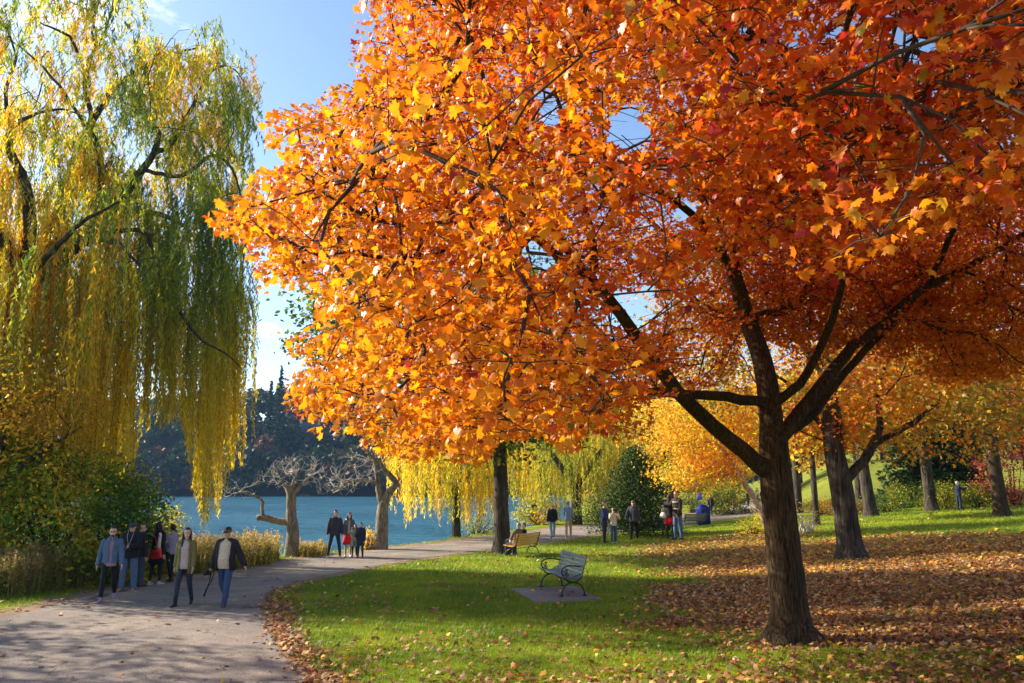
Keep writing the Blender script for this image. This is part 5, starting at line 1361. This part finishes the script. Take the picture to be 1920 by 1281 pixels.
    for s in (-1, 1):                              # hands: palm, four fingers, thumb
        d = hd[s]; side = norm(np.cross(d, (1, 0, 0)) * s + 1e-6); w_ = wr[s]
        body.cap(w_, .024, w_ + d * .05, .028); body.cap(w_ + d * .04 + side * .02, .020, w_ + d * .085 + side * .02, .016); body.cap(w_ + d * .04 - side * .02, .020, w_ + d * .085 - side * .02, .016)
        cur = norm(d + np.array((-s * .55, 0, 0)))
        for j, ln in enumerate((.068, .078, .072, .055)):
            a = w_ + d * .088 + side * (.033 - .022 * j); b_ = a + norm(d + cur * .4) * ln * .55; body.cap(a, .0095, b_, .009, 6); body.cap(b_, .009, b_ + cur * ln * .5, .0075, 6)
        a = w_ + d * .03 + side * .03; b_ = a + norm(d * .7 + side * .8) * .045; body.cap(a, .012, b_, .011, 6); body.cap(b_, .011, b_ + norm(d + side * .2) * .03, .009, 6)
    V, f = remesh(body, vox, 1); put("body", V, f, skin or SKIN)
    fine = vox < .012
    if fine:
        for s in (-1, 1):
            mb = MB(); mb.ell(HP(s * .031, -.083, .012), (.013, .008, .006), RHn, 8, 6); V, f = mb.arr(); put("eye", V, f, EYE)
            mb = MB(); mb.cap(HP(s * .018, -.089, .030), .004, HP(s * .046, -.078, .032), .003, 5); V, f = mb.arr(); put("eyebrow", V, f, EYE)
        mb = MB(); mb.ell(HP(0, -.090, -.058), (.021, .008, .007), RHn, 8, 6); V, f = mb.arr(); put("lips", V, f, LIP)
    # shoes
    sc_, heel = (shoes if isinstance(shoes[0], (tuple, list)) else (shoes, 0))
    for s in (-1, 1):
        mb = MB(); a = an[s]; t = sh[s] * .8
        fw = np.array((s * .18, -cos(t), sin(t))); fw = norm(fw)
        if abs(t) < .35: fw = norm(np.array((s * .18, -1, 0)))
        if seat_z is not None: fw = norm(np.array((s * .18, -1, 0)))
        dn = np.array((0, 0, -1)) if abs(t) < .35 or seat_z is not None else norm(np.array((0, sin(-t), -cos(t))))
        mb.cap(a - dn * .03, .044, a + dn * .03, .046); mb.cap(a + dn * .030 - fw * .035, .040, a + dn * .038 + fw * .15, .036); mb.cap(a + dn * .045 + fw * .05, .038, a + dn * .045 + fw * .16, .033)
        if heel: mb.cap(a - dn * .16, .050, a, .046)
        V, f = remesh(mb, max(vox, .011), 2); put("shoe", V, f, fabric(sc_, .6))
    # lower clothing
    if low:
        kind, c = low[0], low[1]; g = {'slim': .010, 'trousers': .020, 'loose': .034, 'shorts': .025, 'skirt': .008, 'leggings': .006}[kind]
        if kind == 'skirt':
            mb = MB(); m2 = MB(); zz = low[2] if len(low) > 2 else .52
            m2.loft([(0, -.02, zz, .25, .20), (0, -.01, .72, .21, .165), (0, 0, .92, .178, .128), (0, 0, 1.02, .150, .112)], 20); V, f = m2.arr(); put("skirt", V, f, fabric(c))
            mb = MB(); legc(mb, .004); V, f = remesh(mb, vox, 1); put("leggings", V, f, fabric(low[3] if len(low) > 3 else (.03, .03, .035)))
        else:
            mb = MB(); m2 = MB(); m2.loft([(0, 0, .82, .12, .09), (0, 0, .86, .158 * stout, .112 * stout), (0, 0, .94, (.165 + g * .5) * stout, (.118 + g * .3) * stout), (0, 0, 1.01, .150 * stout, .110 * stout)], 18); V, f = m2.arr(); mb.add(V, f)
            legc(mb, g, .25 if kind == 'shorts' else .97, {'loose': .040, 'trousers': .026, 'slim': .010, 'leggings': .004, 'shorts': .03}[kind])
            V, f = remesh(mb, vox, 2); put("shorts" if kind == 'shorts' else "trousers", V, f, fabric(c))
    # upper clothing: inner shirt, then an outer layer that may be open
    if top:
        inner = top.get('inner'); outer = top.get('outer')
        if inner:
            mb = MB(); tors(mb, .012, .88, 1.46, top.get('belly', 0)); armc(mb, .012, .9)
            V, f = remesh(mb, vox, 2); f = np.array(f)
            V_, f_ = V, f
            fc = V[f].mean(1); keep = ~((fc[:, 2] > U((0, 0, 1.43))[2]) & (np.hypot(fc[:, 0], fc[:, 1] - nk[1]) < .075))
            put("shirt", V, f[keep], fabric(inner))
        if outer:
            hem = top.get('hem', .86); g = top.get('g', .026); mb = MB(); tors(mb, g, max(hem, .84), 1.46, top.get('belly', 0)); armc(mb, top.get('ga', g * .75), top.get('sleeve', 1.0))
            if hem < .84:
                m2 = MB(); fl = top.get('flare', .03)
                m2.loft([(0, 0, hem, .175 + fl, .125 + fl), (0, 0, (hem + .9) / 2, .17 + g + fl * .5, .125 + g), (0, 0, .93, .165 + g, .115 + g), (0, 0, 1.06, .14 + g, .10 + g)], 18); V, f = m2.arr(); mb.add(V, f)
            if top.get('collar'): m2 = MB(); m2.loft([(0, 0, 1.42, .10, .09), (0, .004, 1.47, .085, .08), (0, .012, 1.52, .085, .082)], 14); V, f = m2.arr(); mb.add(np.array([U(v) for v in V]), f)
            V, f = remesh(mb, vox, 2); f = np.array(f); fc = V[f].mean(1)
            keep = ~((fc[:, 2] > U((0, 0, 1.44))[2]) & (np.hypot(fc[:, 0], fc[:, 1] - nk[1]) < .070) & (fc[:, 2] > 1.455))
            if top.get('open'):
                w_ = top['open']; zz = fc[:, 2]; lim = w_ * (1.0 - .45 * np.clip((1.30 - zz) / .4, 0, 1) * top.get('close', 0)) * np.clip((1.50 - zz) / .10 + .15, .3, 1)
                keep &= ~((np.abs(fc[:, 0]) < lim) & (fc[:, 1] < -.02 - (zz - .95) * sin(r(lean))))
            o = put("jacket", V, f[keep], fabric(outer))
            so = o.modifiers.new("sol", 'SOLIDIFY'); so.thickness = -.008
        if top.get('fur'):
            mb = MB()
            for a in np.linspace(-2.3, 2.3, 15): mb.ell(U((.115 * sin(a), .02 + .085 * cos(a) * .9, 1.475 + .015 * cos(a))), (.045, .042, .038))
            V, f = remesh(mb, .012, 1); put("fur_collar", V, f, fabric(top['fur']))
        if top.get('stripe'):
            mb = MB()
            for zz in (1.10, 1.22, 1.34): m2 = MB(); m2.loft([(0, 0, zz - .022, .195, .148), (0, 0, zz + .022, .197, .150)], 20); V, f = m2.arr(); mb.add(np.array([U(v) for v in V]), f)
            V, f = mb.arr(); put("shirt_stripe", V, f, fabric(top['stripe']))
    # hair and hats
    if hair:
        kind, c = hair[0], hair[1]
        m2 = MB(); m2.ell((0, .010, .030), (.089, .109, .113), None, 20, 16); V, f = m2.arr()
        fc = [np.mean(V[list(q)], 0) for q in f]
        if kind == 'bald': fk = [q for q, cc in zip(f, fc) if cc[2] < .05 and cc[1] > .02 and cc[2] > -.05]
        elif kind in ('cap', 'beanie'): fk = [q for q, cc in zip(f, fc) if cc[2] > .035 - .15 * max(0, cc[1])]
        else: fk = [q for q, cc in zip(f, fc) if (cc[2] > .085 or cc[1] > .0) and cc[2] > (-.055 if cc[1] > .03 else -.02)]
        V = V + rng.normal(size=V.shape) * (.0015 if kind not in ('cap', 'beanie') else 0)
        put("hair" if kind not in ('cap', 'beanie') else "hat", np.array([HP(*v) for v in V]), fk, hairm(c))
        if kind == 'cap':
            m2 = MB(); m2.ell((0, -.115, .045), (.066, .075, .010), None, 14, 6); V, f = m2.arr(); put("cap_brim", np.array([HP(*v) for v in V]), f, hairm(c))
            if len(hair) > 2:
                m2 = MB(); m2.loft([(0, .010, .052, .0865, .1065), (0, .010, .062, .0855, .1055)], 24); V, f = m2.arr(); put("cap_band", np.array([HP(*v) for v in V]), f[:-2], hairm(hair[2]))
        if kind == 'long':
            m2 = MB(); ln = hair[2] if len(hair) > 2 else .32
            m2.loft([(0, .05, -ln, .05, .03), (0, .055, -ln * .6, .10, .045), (0, .045, -.10, .098, .062), (0, .03, .0, .088, .078), (0, .02, .07, .078, .080)], 16)
            for s in (-1, 1): m2.cap((s * .074, -.01, .03), .026, (s * .085, -.03, -.13), .028); m2.cap((s * .085, -.03, -.13), .028, (s * .075, -.085, -ln * .92), .014)
            V, f = remesh(m2, .011, 2); put("long_hair", np.array([HP(*v) for v in V]), f, hairm(c))
        if kind == 'short' and len(hair) > 2:
            m2 = MB(); m2.cap((-.05, -.05, .03), .0, (0, 0, 0), .0)
    P_ = dict(root=root, k=k, dz=dz, wr={s: fin([wr[s] + hd[s] * .09])[0] for s in wr}, head=lambda x, y, z: fin([HP(x, y, z)])[0], body=lambda x, y, z: fin([U((x, y, z))])[0], yaw=radians(yaw))
    def world(q): return np.array(loc) + np.array(Matrix.Rotation(radians(yaw), 3, 'Z')) @ np.array(q)
    P_['world'] = world
    return P_

def glasses(P, dark=False):
    mb = MB()
    for s in (-1, 1):
        a = np.linspace(0, 2 * pi, 13); 
        if dark: mb.ell(P['head'](s * .033, -.095, .012), (.028, .008, .018), None, 10, 6)
        else: mb.tube([P['head'](s * .033 + .024 * cos(x), -.096, .010 + .017 * sin(x)) for x in a], .0025, 5, cap=False)
        mb.tube([P['head'](s * .056, -.092, .016), P['head'](s * .080, 0, .010)], .003, 5)
    mb.tube([P['head'](-.01, -.098, .014), P['head'](.01, -.098, .014)], .003, 5)
    mb.build("sunglasses" if dark else "glasses", EYE, P['root'])
def thing_at(P, q, name, label, cat):
    w = P['world'](q); return empty(name, w, P['yaw'], label=label, cat=cat)

NV = .0085
# 1 man in denim jacket
P = person("walking man in blue denim jacket and black trousers with glasses, leftmost of the walkers", (200, 1127), 985, 22, legs=((24, 8), (-16, 26)), arms=((-14, 14, 12, 0), (10, 12, 16, 0)),
    top=dict(inner=(.35, .22, .25), outer=(.085, .145, .24), g=.024, hem=.9, collar=1, open=.035, close=.6), low=('slim', (.012, .012, .014)), shoes=(.30, .20, .28), hair=('short', (.045, .022, .012)), vox=NV, skin=SKIN2)
glasses(P)
mb = MB(); mb.ell(P['head'](0, -.058, -.078), (.047, .040, .035)); mb.build("beard", hairm((.09, .045, .025)), P['root'], smooth=True)
# 2 man with the phone
P = person("man in black hoodie, dark beanie and baggy jeans looking down at a phone", (238, 1108), 981, 8, legs=((2, 2), (-2, 0)), arms=((18, 8, 75, 38), (18, 8, 75, 38)),
    top=dict(inner=(.6, .6, .65), outer=(.015, .015, .022), g=.045, hem=.88, collar=1), low=('loose', (.10, .145, .24)), shoes=(.50, .24, .06), hair=('beanie', (.035, .04, .07)), head_pitch=-22 + 44, vox=NV, spread_=.05, skin=SKIN2, stout=1.05)
q = (P['wr'][-1] + P['wr'][1]) / 2 + (0, -.035, .04); r_ = thing_at(P, q, "smartphone", "black smartphone held by the man in the beanie", "phone")
mb = MB(); mb.box((0, 0, 0), (.075, .012, .15), R=Matrix.Rotation(-.7, 3, 'X')); o = mb.build("phone_body", EYE, r_)
mb = MB(); 
for s in (-1, 1): mb.tube([P['head'](s * .07, -.02, -.02), P['body'](s * .07, -.16, 1.42), P['body'](s * .02, -.19, 1.22), P['body'](s * .05, -.19, 1.05), q + (0, -.02, -.02)], .004, 5)
mb.build("earphone_cord", fabric((.65, .65, .62)), P['root'])
# 3 balding man turned away
P = person("balding man in dark jacket facing the lake behind the man with the phone", (256, 1102), 983, 150, legs=((4, 3), (-4, 2)), top=dict(inner=(.45, .48, .6), outer=(.022, .02, .022), g=.035, hem=.85, collar=1, open=.03), low=('trousers', (.05, .06, .09)), shoes=(.02, .02, .02),
    hair=('short', (.10, .06, .04)), head_yaw=-55, vox=NV)
# 4 woman in the black coat
P = person("long-haired woman in black coat with hand on hip, red bag at her side", (290, 1098), 980, 165, legs=((5, 4), (-6, 3)), arms=((-10, 12, 15, 0), (-12, 48, 62, 66)), top=dict(inner=(.6, .5, .42), outer=(.010, .010, .012), g=.028, hem=.60, flare=.045, collar=1),
    low=('leggings', (.012, .012, .012)), shoes=(.45, .40, .35), hair=('long', (.012, .010, .010), .36), fem=True, vox=NV, head_yaw=-30)
q = P['body'](-.13, .20, .88); r_ = thing_at(P, q, "shoulder_bag", "bright red shoulder bag on the hip of the woman in the black coat", "bag"); M_RED = fabric((.72, .02, .02), .45)
mb = MB(); mb.box((0, 0, 0), (.30, .09, .25), R=Matrix.Rotation(.15, 3, 'Y')); o = mb.build("bag_body", M_RED, r_); bv = o.modifiers.new("b", 'BEVEL'); bv.width = .02; bv.segments = 3
mb = MB(); mb.box((0, .05, .06), (.29, .015, .13), R=Matrix.Rotation(.15, 3, 'Y')); mb.build("flap", fabric((.62, .015, .02), .4), r_)
mb = MB(); mb.tube([P['body'](-.2, .18, .96) - q, P['body'](-.08, .18, 1.2) - q, P['body'](.10, .10, 1.47) - q, P['body'](.10, -.06, 1.45) - q], .010, 6); mb.build("strap", M_RED, r_)
mb = MB(); mb.tube([P['body'](-.04, .02, 1.47), P['body'](-.13, .10, 1.40), P['body'](-.15, .14, 1.15), P['body'](-.15, .14, .95)], [.03, .04, .045, .05], 8); mb.build("scarf", fabric((.70, .58, .48)), P['root'], smooth=True)
# 5 person in lilac
P = person("person in a lilac-grey sweater and black trousers behind the woman in the black coat", (316, 1092), 984, -120, legs=((10, 4), (-16, 8)), arms=((8, 8, 70, 10), (8, 8, 20, 0)), top=dict(inner=(.32, .28, .38)), low=('slim', (.012, .012, .014)), shoes=(.05, .02, .03), hair=('short', (.03, .02, .02)), vox=NV, skin=SKIN2)
# 6 woman in olive
P = person("long-haired woman walking in olive shirt jacket, grey top and navy jeans", (341, 1137), 990, 5, legs=((14, 4), (-13, 18)), arms=((-10, 10, 14, 0), (6, 9, 16, 0)), top=dict(inner=(.50, .40, .38), outer=(.17, .16, .05), g=.028, hem=.74, flare=.0, open=.095, sleeve=.9, collar=0),
    low=('slim', (.030, .038, .065)), shoes=((.015, .015, .018), 1), hair=('long', (.022, .014, .012), .36), fem=True, vox=NV, head_yaw=12, skin=SKIN2)
# 7 man with cap and camera
P = person("man in dark cap and sunglasses, open black jacket over cream shirt, walking", (418, 1137), 988, -4, legs=((-15, 24), (16, 5)), arms=((2, 17, 12, 0), (-12, 26, 10, -14)), top=dict(inner=(.60, .50, .36), outer=(.022, .022, .028), g=.042, hem=.80, open=.145, close=.0, belly=.05, collar=0),
    low=('trousers', (.045, .075, .17)), shoes=(.12, .07, .045), hair=('cap', (.015, .02, .02), (.55, .45, .15)), vox=NV, stout=1.12)
glasses(P, True)
q = P['wr'][-1] + (-.04, -.02, -.06); r_ = thing_at(P, q, "camera", "black camera with dangling strap in the hand of the man in the cap", "camera")
mb = MB(); mb.box((0, 0, 0), (.14, .07, .09)); mb.box((0, 0, .055), (.05, .05, .03)); o = mb.build("camera_body", EYE, r_); bv = o.modifiers.new("b", 'BEVEL'); bv.width = .008
mb = MB(); mb.tube([(0, -.03, 0), (-.02, -.13, 0)], [.038, .042], 14); mb.build("lens", EYE, r_, smooth=True)
mb = MB(); mb.tube([(.07, 0, .0), (.05, 0, -.16), (-.0, 0, -.34)], .010, 6); mb.tube([(.14, 0, .0), (.09, 0, -.18), (.0, 0, -.34)], .010, 6); mb.tube([(0, 0, -.32), (-.06, 0, -.50)], [.018, .022], 6); mb.build("strap", fabric((.02, .02, .02)), r_)

MV = .012
# family
P = person("tall young man in dark fur-hooded parka standing with legs apart", (626, 1047), 957, 8, legs=((3, 2), (2, 0)), arms=((-6, 16, 30, 4), (-6, 16, 30, 4)), spread_=.16, top=dict(inner=(.4, .35, .3), outer=(.045, .045, .065), g=.032, hem=.86, fur=(.66, .52, .38)), low=('slim', (.020, .035, .05)), shoes=(.62, .58, .50), hair=('short', (.01, .01, .01)), vox=MV)
P = person("woman with long dark hair, green-grey coat and red skirt beside children", (652, 1045), 962, 15, legs=((6, 4), (-6, 4)), arms=((5, 10, 30, 4), (25, 10, 60, 25)), top=dict(inner=(.5, .45, .38), outer=(.10, .12, .13), g=.03, hem=.86, open=.04, fur=(.55, .48, .42)), low=('skirt', (.68, .015, .03), .50, (.45, .34, .28)), shoes=(.55, .48, .42), hair=('long', (.03, .018, .012), .34), fem=True, vox=MV, skin=SKIN2)
P = person("girl in a pale green coat and dark leggings standing between the woman and the boy", (664, 1046), 981, 5, legs=((3, 3), (-3, 2)), arms=((20, 8, 70, 25), (20, 8, 70, 25)), top=dict(inner=(.4, .4, .35), outer=(.36, .37, .28), g=.03, hem=.60, flare=.03, open=.03), low=('leggings', (.015, .02, .02)), shoes=(.30, .33, .25), hair=('long', (.05, .025, .015), .25), fem=True, vox=MV, H=1.28)
P = person("boy in navy puffer coat with white fur hood and red shoes", (675, 1047), 981, -20, legs=((3, 2), (-3, 2)), arms=((10, 8, 60, 20), (0, 8, 12, 0)), top=dict(outer=(.02, .028, .06), g=.05, hem=.62, flare=.02, fur=(.7, .62, .54)), low=('slim', (.02, .035, .05)), shoes=(.5, .02, .03), hair=('short', (.012, .010, .010)), vox=MV, H=1.35)
# couple on the yellow bench (facing the lake)
Rb = np.array(Matrix.Rotation(RZ2, 3, 'Z'))
def on_bench(x, y=-.02): return b2 + Rb @ V3(x, y, 0)
YW = math.degrees(RZ2)
P = person("grey-haired seated man in a brown coat, arm along the back of the yellow bench", None, None, YW, loc=on_bench(.42), H=1.75, seat_z=.44, legs=((84, 84), (80, 84)), arms=((0, 10, 40, 10), (-20, 72, 20, -20)), top=dict(outer=(.16, .11, .08), g=.04, hem=.88, collar=1), low=('trousers', (.03, .035, .05)), shoes=(.02, .02, .02), hair=('beanie', (.20, .18, .17)), lean=-10, head_yaw=-15, vox=MV)
P = person("seated woman in black leaning toward the man on the yellow bench", None, None, YW, loc=on_bench(-.05), H=1.66, seat_z=.44, legs=((84, 84), (80, 84)), arms=((20, 10, 60, 30), (10, 8, 60, 30)), top=dict(outer=(.02, .015, .015), g=.03, hem=.88), low=('trousers', (.03, .035, .05)), shoes=(.02, .02, .02), hair=('short', (.06, .03, .02)), lean=-8, head_yaw=60, fem=True, vox=MV, skin=SKIN2)
# standing men on the path
P = person("bald man in a black jacket and light blue jeans walking away along the path", (1036, 1009), 945, 190, legs=((14, 4), (-14, 12)), arms=((12, 12, 20, 0), (-14, 14, 10, 0)), top=dict(outer=(.02, .02, .028), g=.034, hem=.84), low=('trousers', (.20, .30, .40)), shoes=(.05, .05, .06), hair=('bald', (.4, .35, .3)), vox=MV, skin=SKIN2)
P = person("man in a blue shirt, blue cap and beige trousers walking away on the path", (1066, 1008), 941, 178, legs=((8, 4), (-8, 8)), arms=((10, 8, 75, 30), (10, 8, 75, 30)), top=dict(inner=(.22, .30, .48)), low=('trousers', (.42, .36, .28)), shoes=(.35, .30, .25), hair=('cap', (.10, .16, .42)), vox=MV)
P = person("man in navy sweater standing left of the man photographing on the lawn", (1134, 1018), 942, 60, legs=((3, 2), (-3, 2)), arms=((15, 8, 50, 15), (15, 8, 50, 15)), top=dict(inner=(.03, .04, .16)), low=('trousers', (.04, .045, .06)), shoes=(.03, .03, .03), hair=('short', (.04, .02, .015)), vox=MV)
P = person("person in cream sweater lifting a camera to the face", (1151, 1019), 952, 195 - 180, legs=((3, 2), (-3, 2)), arms=((42, 20, 118, 34), (42, 20, 118, 34)), top=dict(inner=(.66, .54, .42), belly=.02), low=('trousers', (.05, .09, .16)), shoes=(.6, .58, .55), hair=('short', (.03, .02, .015)), vox=MV, skin=SKIN2)
q = P['head'](0, -.13, .0); r_ = thing_at(P, q, "camera", "black camera held to the face of the person in the cream sweater", "camera")
mb = MB(); mb.box((0, 0, 0), (.14, .06, .09)); mb.build("camera_body", EYE, r_); mb = MB(); mb.tube([(0, -.03, 0), (0, -.10, 0)], .035, 12); mb.build("lens", EYE, r_)
P = person("man in flat cap and slate jacket striding in front of the evergreen", (1189, 1012), 939, -20, legs=((12, 4), (-14, 12)), arms=((15, 22, 40, 5), (-8, 10, 15, 0)), top=dict(inner=(.45, .5, .5), outer=(.05, .06, .08), g=.038, hem=.80, open=.03), low=('trousers', (.015, .015, .02)), shoes=(.02, .02, .02), hair=('cap', (.10, .09, .08)), vox=MV)
# couple by the dark bench
P = person("woman in black top and red skirt facing the tall man in jersey", (1258, 1013), 928, 150, legs=((4, 3), (-4, 3)), arms=((40, 18, 60, 30), (10, 12, 75, 10)), top=dict(outer=(.02, .02, .03), g=.025, hem=.84), low=('skirt', (.66, .01, .02), .60, (.03, .03, .035)), shoes=(.04, .03, .03), hair=('long', (.05, .025, .02), .22), fem=True, vox=MV)
q = P['body'](.24, .12, .98); r_ = thing_at(P, q, "handbag", "white handbag on the arm of the woman in the red skirt", "bag")
mb = MB(); mb.loft([(0, 0, -.20, .17, .07), (0, 0, -.08, .20, .09), (0, 0, .06, .12, .06), (0, 0, .10, .05, .03)], 14); mb.build("bag_body", fabric((.82, .78, .68), .5), r_, smooth=True)
mb = MB(); mb.tube([(-.08, 0, .08), (-.05, 0, .32), (.05, 0, .32), (.08, 0, .08)], .010, 6); mb.build("strap", fabric((.82, .78, .68), .5), r_)
P = person("tall man in pale-striped dark jersey and jeans facing the woman in red skirt", (1272, 1013), 921, -60, legs=((4, 3), (-4, 3)), arms=((35, 12, 60, 10), (5, 8, 30, 5)), top=dict(outer=(.03, .022, .02), g=.032, hem=.84, stripe=(.50, .40, .30)), low=('trousers', (.08, .14, .24)), shoes=(.04, .03, .03), hair=('short', (.03, .02, .02)), vox=MV)
P = person("blonde woman in dark jacket with shoulder bag walking along the path past the round bush", (1333, 969), 928, -10, legs=((10, 3), (-8, 8)), arms=((8, 8, 30, 5), (5, 12, 20, 5)), top=dict(inner=(.6, .6, .6), outer=(.03, .035, .045), g=.03, hem=.84, open=.03), low=('slim', (.03, .05, .07)), shoes=(.02, .02, .02), hair=('long', (.45, .28, .12), .25), fem=True, vox=.016)
q = P['body'](.22, .06, 1.05); r_ = thing_at(P, q, "shoulder_bag", "black bag on the shoulder of the blonde woman by the bush", "bag")
mb = MB(); mb.loft([(0, 0, -.18, .12, .07), (0, 0, 0, .14, .08), (0, 0, .12, .10, .05)], 12); mb.build("bag_body", EYE, r_, smooth=True); mb = MB(); mb.tube([(-.05, 0, .1), (-.08, 0, .40), (.05, 0, .1)], .012, 6); mb.build("strap", EYE, r_)
P = person("white-haired man in navy clothes raising a camera by the conifers at the right", (1800, 957), 903, 200 - 110, legs=((3, 2), (-3, 2)), arms=((55, 10, 60, 25), (55, 10, 60, 25)), top=dict(inner=(.25, .30, .42), outer=(.02, .028, .06), g=.03, hem=.84, open=.03), low=('trousers', (.02, .028, .06)), shoes=(.02, .02, .02), hair=('short', (.55, .52, .48)), vox=.016, skin=SKIN2)
# far walkers
G_ = "walkers in the far bend of the path"
for px, fy, hy, yw, tc_, lc_, hc_, fem, lb in [
    (1377, 949, 917, 170, (.02, .015, .02), (.02, .02, .02), (.02, .015, .015), False, "far walker all in black at the left side of the far path"),
    (1387, 945, 912, 10, (.10, .20, .50), (.60, .36, .25), (.5, .42, .40), True, "far walker in blue top and bare legs on the far path"),
    (1404, 950, 920, 20, (.02, .02, .025), (.02, .02, .025), (.03, .02, .02), False, "far walker in dark clothes stooping on the far path"),
    (1409, 929, 904, 0, (.02, .07, .50), (.02, .02, .04), (.02, .02, .02), False, "far walker in a vivid blue jacket high on the far path"),
    (1419, 929, 906, 0, (.35, .38, .50), (.08, .08, .12), (.3, .28, .25), False, "far walker in pale grey right of the vivid blue one"),
    (1430, 948, 921, 180, (.02, .02, .02), (.02, .02, .02), (.02, .02, .02), False, "far walker in black peeping out left of the large maple trunk")]:
    p = gp(px, max(fy, 936)); Hh = 1.7
    if fy < 936: p = on(at(px, 905, 108)[0], 108)
    person(lb, None, None, yw, loc=p, H=Hh, legs=((10, 4), (-10, 8)), arms=((-10, 8, 20, 0), (10, 8, 20, 0)), top=dict(inner=tc_), low=('shorts' if lc_[0] > .5 else 'trousers', lc_ if lc_[0] < .5 else (.05, .08, .2)), shoes=(.05, .05, .05), hair=('long' if fem else 'short', hc_), fem=fem, vox=.022, group=G_)
# ------------------------------------------------------------------ fallen leaves and grass
def scatter(n, fn, x0, x1, y0, y1):
    """positions denser toward the camera"""
    u = rng.random(n); y = y0 * (y1 / y0) ** u; q = rng.uniform(-.74, .74, n); x = q * y
    w = fn(x, y, y)
    k = rng.random(n) < w
    return x[k], y[k]
def fallen():
    y0, y1 = 6.5, 48
    n = 230000
    u = rng.random(n); y = y0 * (y1 / y0) ** u; x = rng.uniform(-.74, .74, n) * y
    # uniform ground density would need weight y^2; keep full cover in the near field, let the leaf size carry the far one
    w = litter(x, y) * np.clip(.30 + y / 26, 0, 1) * (.5 + fnoise(x * 2.2, y * 2.2, 61))
    onp = inpoly(x, y, PATH_POLY); edge = poly_sd(x, y, PATH_POLY)
    w = np.where(onp, np.where(edge < .5, w * .5, .0035), w)
    k = (rng.random(n) < w) & (shore_sd(x, y) < -.6)
    x, y = x[k], y[k]; n = len(x)
    z = tz(x, y) + .018 + .045 * rng.random(n)
    z = np.where(inpoly(x, y, PATH_POLY), tz(x, y) + .035, z)
    P = np.stack([x, y, z], 1)
    nr = np.array((0, 0, 1.0)) + rng.normal(size=(n, 3)) * .42
    a = rng.random(n) * 2 * pi
    tp = np.stack([np.cos(a), np.sin(a), rng.normal(size=n) * .2], 1)
    sz = (.036 + .040 * rng.random(n)) * (1 + np.clip((y - 22) / 40, 0, .5))
    cols = [(0.29, 0.125, 0.050), (0.40, 0.20, 0.080), (0.50, 0.29, 0.13), (0.62, 0.29, 0.04), (0.70, 0.42, 0.05), (0.17, 0.085, 0.04), (0.50, 0.12, 0.03), (0.56, 0.42, 0.24)]
    wt = [4, 4, 2.5, 1.2, .8, 2.5, .5, 1.2]
    idx = rng.choice(8, n, p=np.array(wt) / sum(wt))
    far = (y > 21) & (rng.random(n) < .45); idx = np.where(far, rng.choice([3, 4, 1], n), idx)
    o = leaves("fallen_leaves", P, nr, tp, sz, palette(cols, wt, n, .2, idx), T_MAPLE_S, M_LITTER, None, .55)
    tag(o, "brown and orange maple leaves strewn over the lawn and along the path edge", "fallen leaves", kind='stuff')
    # a sparse scatter standing on the concrete slab and bench shade comes from the same sheet
fallen()
def grass():
    n = 420000; y0, y1 = 6.5, 50
    u = rng.random(n); y = y0 * (y1 / y0) ** u; x = rng.uniform(-.74, .74, n) * y
    li = litter(x, y)
    k = (~inpoly(x, y, PATH_POLY)) & (shore_sd(x, y) < -.8) & (rng.random(n) < 1.05 - li)
    d = poly_sd(x, y, PATH_POLY); k &= (d < -.25 - .45 * fnoise(x * 1.1, y * 1.1, 71) + .1)
    pad = [tuple(q[:2]) for q in (gp(953, 1104), gp(1004, 1131), gp(1132, 1126), gp(1078, 1100))]
    k &= ~inpoly(x, y, pad)
    bald = fnoise(x * .9 + 5, y * .9, 91); k &= (bald > .33) | (y > 10.5)
    x, y = x[k], y[k]; n = len(x); z = tz(x, y)
    h = (.022 + .035 * rng.random(n)) * (1 + .8 * fnoise(x, y, 33)) * np.clip(.8 + y / 40, 1, 2)
    wdt = .0032 * np.clip(y / 9, 1, 5)
    a = rng.random(n) * 2 * pi; ln = h * (.3 + .6 * rng.random(n))
    base = np.stack([x, y, z - .004], 1); tip = base + np.stack([np.cos(a) * ln, np.sin(a) * ln, h], 1)
    s = np.stack([-np.sin(a + .5) * wdt, np.cos(a + .5) * wdt, 0 * a], 1)
    V = np.stack([base - s, base + s, tip], 1).reshape(-1, 3); Fs = np.arange(3 * n).reshape(-1, 3)
    q = fnoise(x * .6, y * .6, 14)
    c = np.where((q > .47)[:, None], (0.28, 0.34, 0.015), (0.16, 0.25, 0.012)) * (.7 + .6 * rng.random((n, 1)))
    c = np.where((rng.random(n) < .08)[:, None], (0.42, 0.38, 0.07), c)
    o = mesh_np("grass", V, Fs, M_GRASS, col=c)
    tag(o, "short green lawn grass blades beside the path", "grass", kind='stuff')
grass()

# ------------------------------------------------------------------ haze over the lake
hm = bpy.data.materials.new("haze"); hm.use_nodes = True; hn = hm.node_tree.nodes; hn.remove(hn["Principled BSDF"])
pv = hn.new("ShaderNodeVolumePrincipled"); pv.inputs['Color'].default_value = (0.35, 0.6, 1.0, 1); pv.inputs['Density'].default_value = 0.00018; pv.inputs['Anisotropy'].default_value = 0.1
hm.node_tree.links.new(pv.outputs[0], hn["Material Output"].inputs['Volume'])
mb = MB(); mb.box((0, 1100, 24), (5200, 5200, 80)); o = mb.build("haze", hm); o['kind'] = 'stuff'; o.display_type = 'WIRE'
